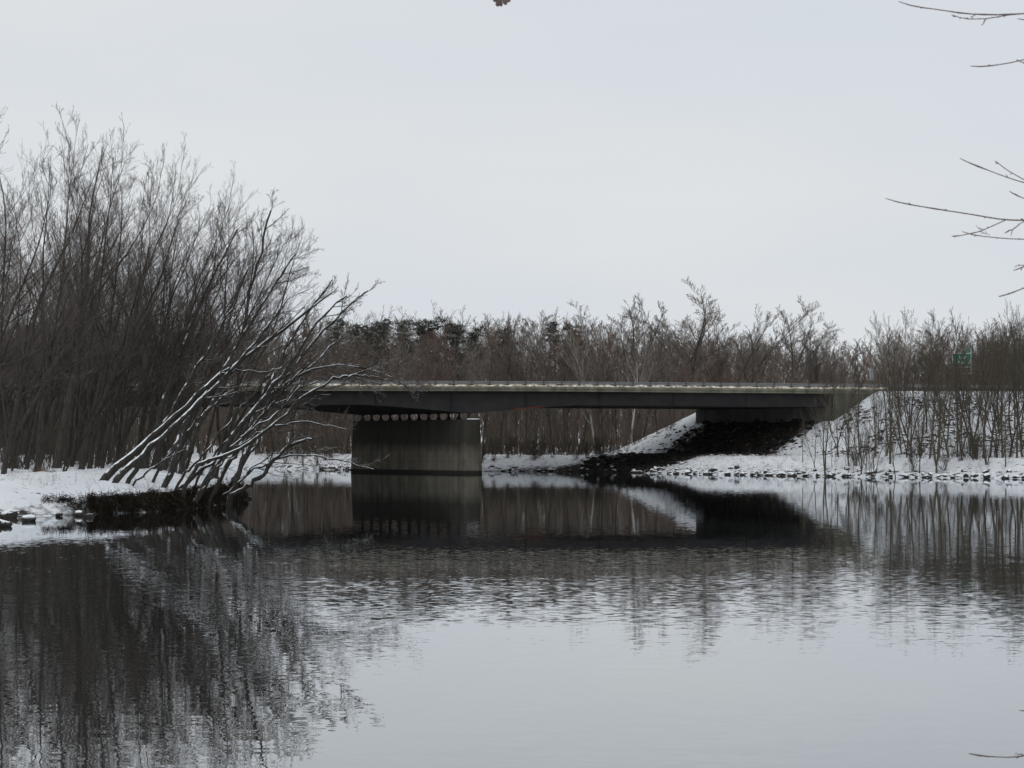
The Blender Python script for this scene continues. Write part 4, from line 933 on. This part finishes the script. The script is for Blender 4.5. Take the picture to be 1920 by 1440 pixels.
while len(pc) < 190:
    x = rng.uniform(8, 38); t = rng.uniform(-2, ROADW+3); y = roadline(x)+t
    z, ba, sn = land(np.array([x]), np.array([y]), True)
    if .04 < ba[0] < .7 and z[0] > .1 and z[0] < 7.0: pc.append((x, y, z[0]))
pa += pc
riprap('riprap', M['rock'], pa, 42, .15, .5, 'stones poking through the snow on the embankment slope')
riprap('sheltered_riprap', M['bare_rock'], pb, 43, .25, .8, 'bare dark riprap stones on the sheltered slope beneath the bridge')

# ---- shaggy bank edge on the left, straw tufts
def tufts(name, pts, seed, k, L, up, mat_, label, sp=.5, r=.012):
    rng = R_(seed); S = np.repeat(np.array(pts), k, 0)+rng.normal(0, sp*.25, (len(pts)*k, 3)); D = rng.normal(size=S.shape)*.6+np.array((.1, -.6, up))
    D /= np.linalg.norm(D, axis=1, keepdims=True); q = shoot(S, D, rng.uniform(L*.5, L, len(S)), np.full(len(S), r), rng, 3, .2, -.12, .3)
    tag(link(name, mesh_np(name, *tubes([(*q, 3)])), mat_), label, kind='stuff')
ex = along(LEFT, 4, 11, 400); pts = []
for x, y in ex:
    for o_ in np.linspace(-1.5, 1.8, 30):
        xx = x-o_*.85; yy = y+o_*.3
        if gz(xx, yy) > .62: pts.append((xx, yy, gz(xx, yy))); break
    if pts: pts.append((pts[-1][0]+.12, pts[-1][1]-.05, pts[-1][2]*.6)); pts.append((pts[-1][0]+.18, pts[-1][1]-.1, .22))
tufts('bank_grass', pts, 9, 26, .36, -.1, M['bank'], 'dark matted grass and roots hanging over the left bank edge', r=.014)
pts = [(x+.05, y, z) for x, y, z in pts[::4]]; tufts('hanging_roots', pts, 19, 3, .75, -1.1, M['wood_brush'], 'thin roots and dead stems dangling down the dark face of the left bank', r=.012)
pts = [(x, y, gz(x, y)) for x, y in [((px-960)/FPX*Y, Y) for px, Y in zip(R_(2).uniform(62, 108, 40), R_(3).uniform(118, 121, 40))]]
tufts('straw_grass', pts, 10, 14, .6, .9, M['straw'], 'pale dead grass at the foot of the thick maple', r=.008)
pts = []
rng = R_(15)
while len(pts) < 420:
    px = rng.uniform(890, 1950); Y = rng.uniform(196, 256); x = (px-960)/FPX*Y; d = sdist(np.array([x]), np.array([Y]), RIGHT)[0]
    t = Y-roadline(x)
    if .8 < d < 9 and not (0 < t < ROADW): pts.append((x, Y, gz(x, Y)))
tufts('dead_grass', pts, 16, 7, .75, 1.1, M['brush'], 'thin dead stalks standing in the snow along the right shore', r=.006)
rng = R_(16); pts = []
while len(pts) < 150:
    px = rng.uniform(-80, 440); Y = rng.uniform(99, 126); x = (px-960)/FPX*Y; d = sdist(np.array([x]), np.array([Y]), LEFT)[0]
    if d > .6: pts.append((x, Y, gz(x, Y)))
tufts('bank_weeds', pts, 17, 5, .7, 1.3, M['brush'], 'thin dead weeds sticking out of the snow on the left bank', r=.005)
# rocks, snow lumps on the low left corner
rng = R_(51)
for j, (px, py, s, sn) in enumerate([(20, 968, .75, 0), (55, 975, .6, 1), (150, 965, .45, 1), (170, 968, .4, 1), (8, 985, .6, 0), (112, 966, .35, 0), (470, 934, .25, 1)]):
    Y = min(13200/(max(py, 930)-829+2), 131); x = (px-960)/FPX*Y
    o = bpy.data.objects.new('bank_rock', rocks[j % 6].copy() if 0 else rocks[j % 6]); COL.objects.link(o); o.location = (x, Y, max(gz(x, Y), .0)+.08); o.scale = (s*1.3, s, s*.8); o.rotation_euler = (.2*sn, -.15, j)
    tag(o, 'snow capped rock at the foot of the low left bank corner' if px < 200 else 'snow capped rock among the feet of the leaning trunks', 'rock', 'rocks by the left bank')

# ------------------------------------------------------------------ overhanging tree beside the camera
TY = 5.6
tw = [([(1685, 3), (1697, 9), (1715, 13), (1745, 16), (1775, 20), (1800, 25), (1830, 27), (1870, 28), (1920, 26), (1990, 18), (2100, 0), (2350, -60)], 1.6, 4.5),
      ([(1784, 28), (1800, 33), (1820, 36), (1850, 35), (1880, 30), (1897, 27.5)], 1.5, 2), ([(1842, 47), (1845, 41), (1849, 36)], 1.5, 1.2), ([(1821, 32), (1829, 28)], 1.5, 1.2),
      ([(1908, 35), (1940, 40), (2000, 48), (2150, 40), (2350, 10)], 1.6, 3), ([(1820, 124), (1835, 126), (1860, 123), (1890, 119), (1915, 113), (1980, 98), (2100, 80), (2350, 60)], 1.7, 4),
      ([(1912, 115), (1925, 121), (1940, 124)], 1.5, 1.2), ([(1800, 297), (1815, 305), (1850, 318), (1880, 330), (1920, 343), (2000, 362), (2150, 390), (2350, 420)], 1.5, 4),
      ([(1866, 302), (1890, 320), (1920, 337), (1960, 352)], 1.5, 2), ([(1893, 359), (1905, 366), (1925, 374), (1990, 395), (2150, 420)], 1.6, 3),
      ([(1660, 372), (1675, 378), (1720, 386), (1775, 395), (1830, 403), (1870, 411), (1890, 413), (1960, 413), (2100, 420), (2350, 450)], 1.6, 5),
      ([(1785, 443), (1800, 442), (1838, 434), (1860, 424), (1885, 413)], 1.6, 2), ([(1804, 434), (1820, 440), (1850, 444), (1895, 448), (1940, 449), (2050, 452), (2200, 445)], 1.5, 3),
      ([(1890, 433), (1900, 430), (1912, 420), (1922, 414)], 2.0, 1.5), ([(1896, 438), (1899, 431)], 1.3, 1.2), ([(1834, 427), (1846, 431)], 1.2, 1), ([(1838, 434), (1856, 441)], 1.2, 1),
      ([(1900, 507), (1910, 504), (1930, 496), (2000, 480), (2150, 470)], 1.6, 3), ([(1906, 498), (1925, 497)], 1.2, 1.4), ([(1873, 556), (1887, 553), (1905, 546), (1925, 538), (2000, 515), (2150, 490)], 1.7, 3),
      ([(1912, 1332), (1930, 1334), (2000, 1340), (2150, 1320), (2350, 1280)], 2, 3), ([(1817, 1413), (1832, 1417), (1860, 1419), (1884, 1420), (1905, 1421), (1925, 1416), (2000, 1400), (2150, 1370), (2350, 1330)], 1.7, 4), ([(1904, 1413), (1925, 1417)], 1.3, 1.4)]
tb = np.array((2.45, 6.1, gz(2.45, 6.1)-.1))
ot = empty('overhanging_tree', tuple(tb)); tag(ot, 'bare budding twigs reaching in at the right edge of the photo', 'tree')
trunk = shoot(np.array([[0, 0, -.2]]), np.array([[-.03, -.02, 1.]]), np.array([6.2]), np.array([.11]), R_(1), 12, .03, 0, .35)
link('trunk', mesh_np('trunk', *tubes([(*trunk, 10)])), M['near_bark'], ot)
def trunk_at(z):
    q = trunk[0][0]; return np.array([np.interp(z, q[:, 2], q[:, k]) for k in range(3)])
rng = R_(3); kk = TY/FPX*.5
for pp, w0, w1 in tw:
    q = resample(pp, 30); dd = rng.uniform(-.15, .15); ys = TY+dd+np.linspace(0, .12, 30)
    if pp[-1][0] < 2000: ys[:] = TY+np.linspace(0, 0, 30)
    pts = np.array([P(a, b, y) for (a, b), y in zip(q, ys)])-tb; w = np.linspace(w0, w1, 30)*kk
    spur = [(pts[None], w[None], 7)]
    if len(pp) > 3: w = w*(1+.45*(rng.rand(30) < .16)); w[0] *= .8; w[1:3] *= 1.35
    if pp[-1][0] > 2000:
        e = pts[-1]; tz = e[2]-.45 if e[2] > 1.2 else e[2]+.3
        tgt = trunk_at(np.clip(tz, .3, 5.7)); m_ = (e+tgt)/2+np.array((0, 0, .1)); pts = np.vstack([pts, [m_], [tgt]]); w = np.r_[w, [w1*kk*1.5, w1*kk*2.4]]
    spur = [(pts[None], w[None], 7)]
    for i_ in range(2, 27, 3 if len(pp) > 5 else 9):
        d_ = pts[i_-1]-pts[i_]; d_ /= np.linalg.norm(d_)+1e-9; up_ = np.array((rng.normal(0, .3), rng.normal(0, .3), rng.choice([-1, 1])*rng.uniform(.5, .9))); ln = rng.uniform(2.5, 6)*TY/FPX
        a0 = pts[i_]; a1 = a0+(d_+up_)*ln; am = a0+(d_*.6+up_*.5)*ln; spur.append((np.array([[a0, am, a1]]), np.array([[w[i_]*.8, max(w[i_]*.9, 1.0*kk), .45*kk]]), 6))
    link('branch', mesh_np('branch', *tubes(spur)), M['near_twig'], ot)
# limb arching above the picture with a cluster of buds hanging into it
q = np.array([P(2400, -220, 5.9), P(2000, -330, 5.7), P(1600, -300, 5.6), P(1300, -200, 5.55), P(1080, -90, 5.5), P(985, -30, 5.5), P(945, -3, 5.5)])-tb
q = np.vstack([[trunk_at(4.4)], q]); q = resample(q, 26); link('branch', mesh_np('branch', *tubes([(q[None], np.linspace(.022, .0022, 26)[None], 7)])), M['near_twig'], ot)
import bmesh
bm = bmesh.new()
for (px, py, s, ti) in ((936, 3, 9, .5), (946, 1, 8, -.4), (932, -3, 8, .9), (951, -2, 7, -.8), (940, 7, 5, .1)):
    c = P(px, py, 5.5)-tb; t = bmesh.ops.create_icosphere(bm, subdivisions=2, radius=1.0)
    for v in t['verts']:
        x, y, z = v.co; f = 1-.35*z; x, y, z = x*f*.55, y*f*.55, z*1.15
        x, z = x*math.cos(ti)+z*math.sin(ti), -x*math.sin(ti)+z*math.cos(ti); v.co = Vector(c)+Vector((x, y, z))*(s*5.5/FPX)
me = bpy.data.meshes.new('bud_cluster'); bm.to_mesh(me); bm.free(); me.polygons.foreach_set('use_smooth', [True]*len(me.polygons)); link('bud_cluster', me, M['near_twig'], ot)
print('objects', len(bpy.data.objects))
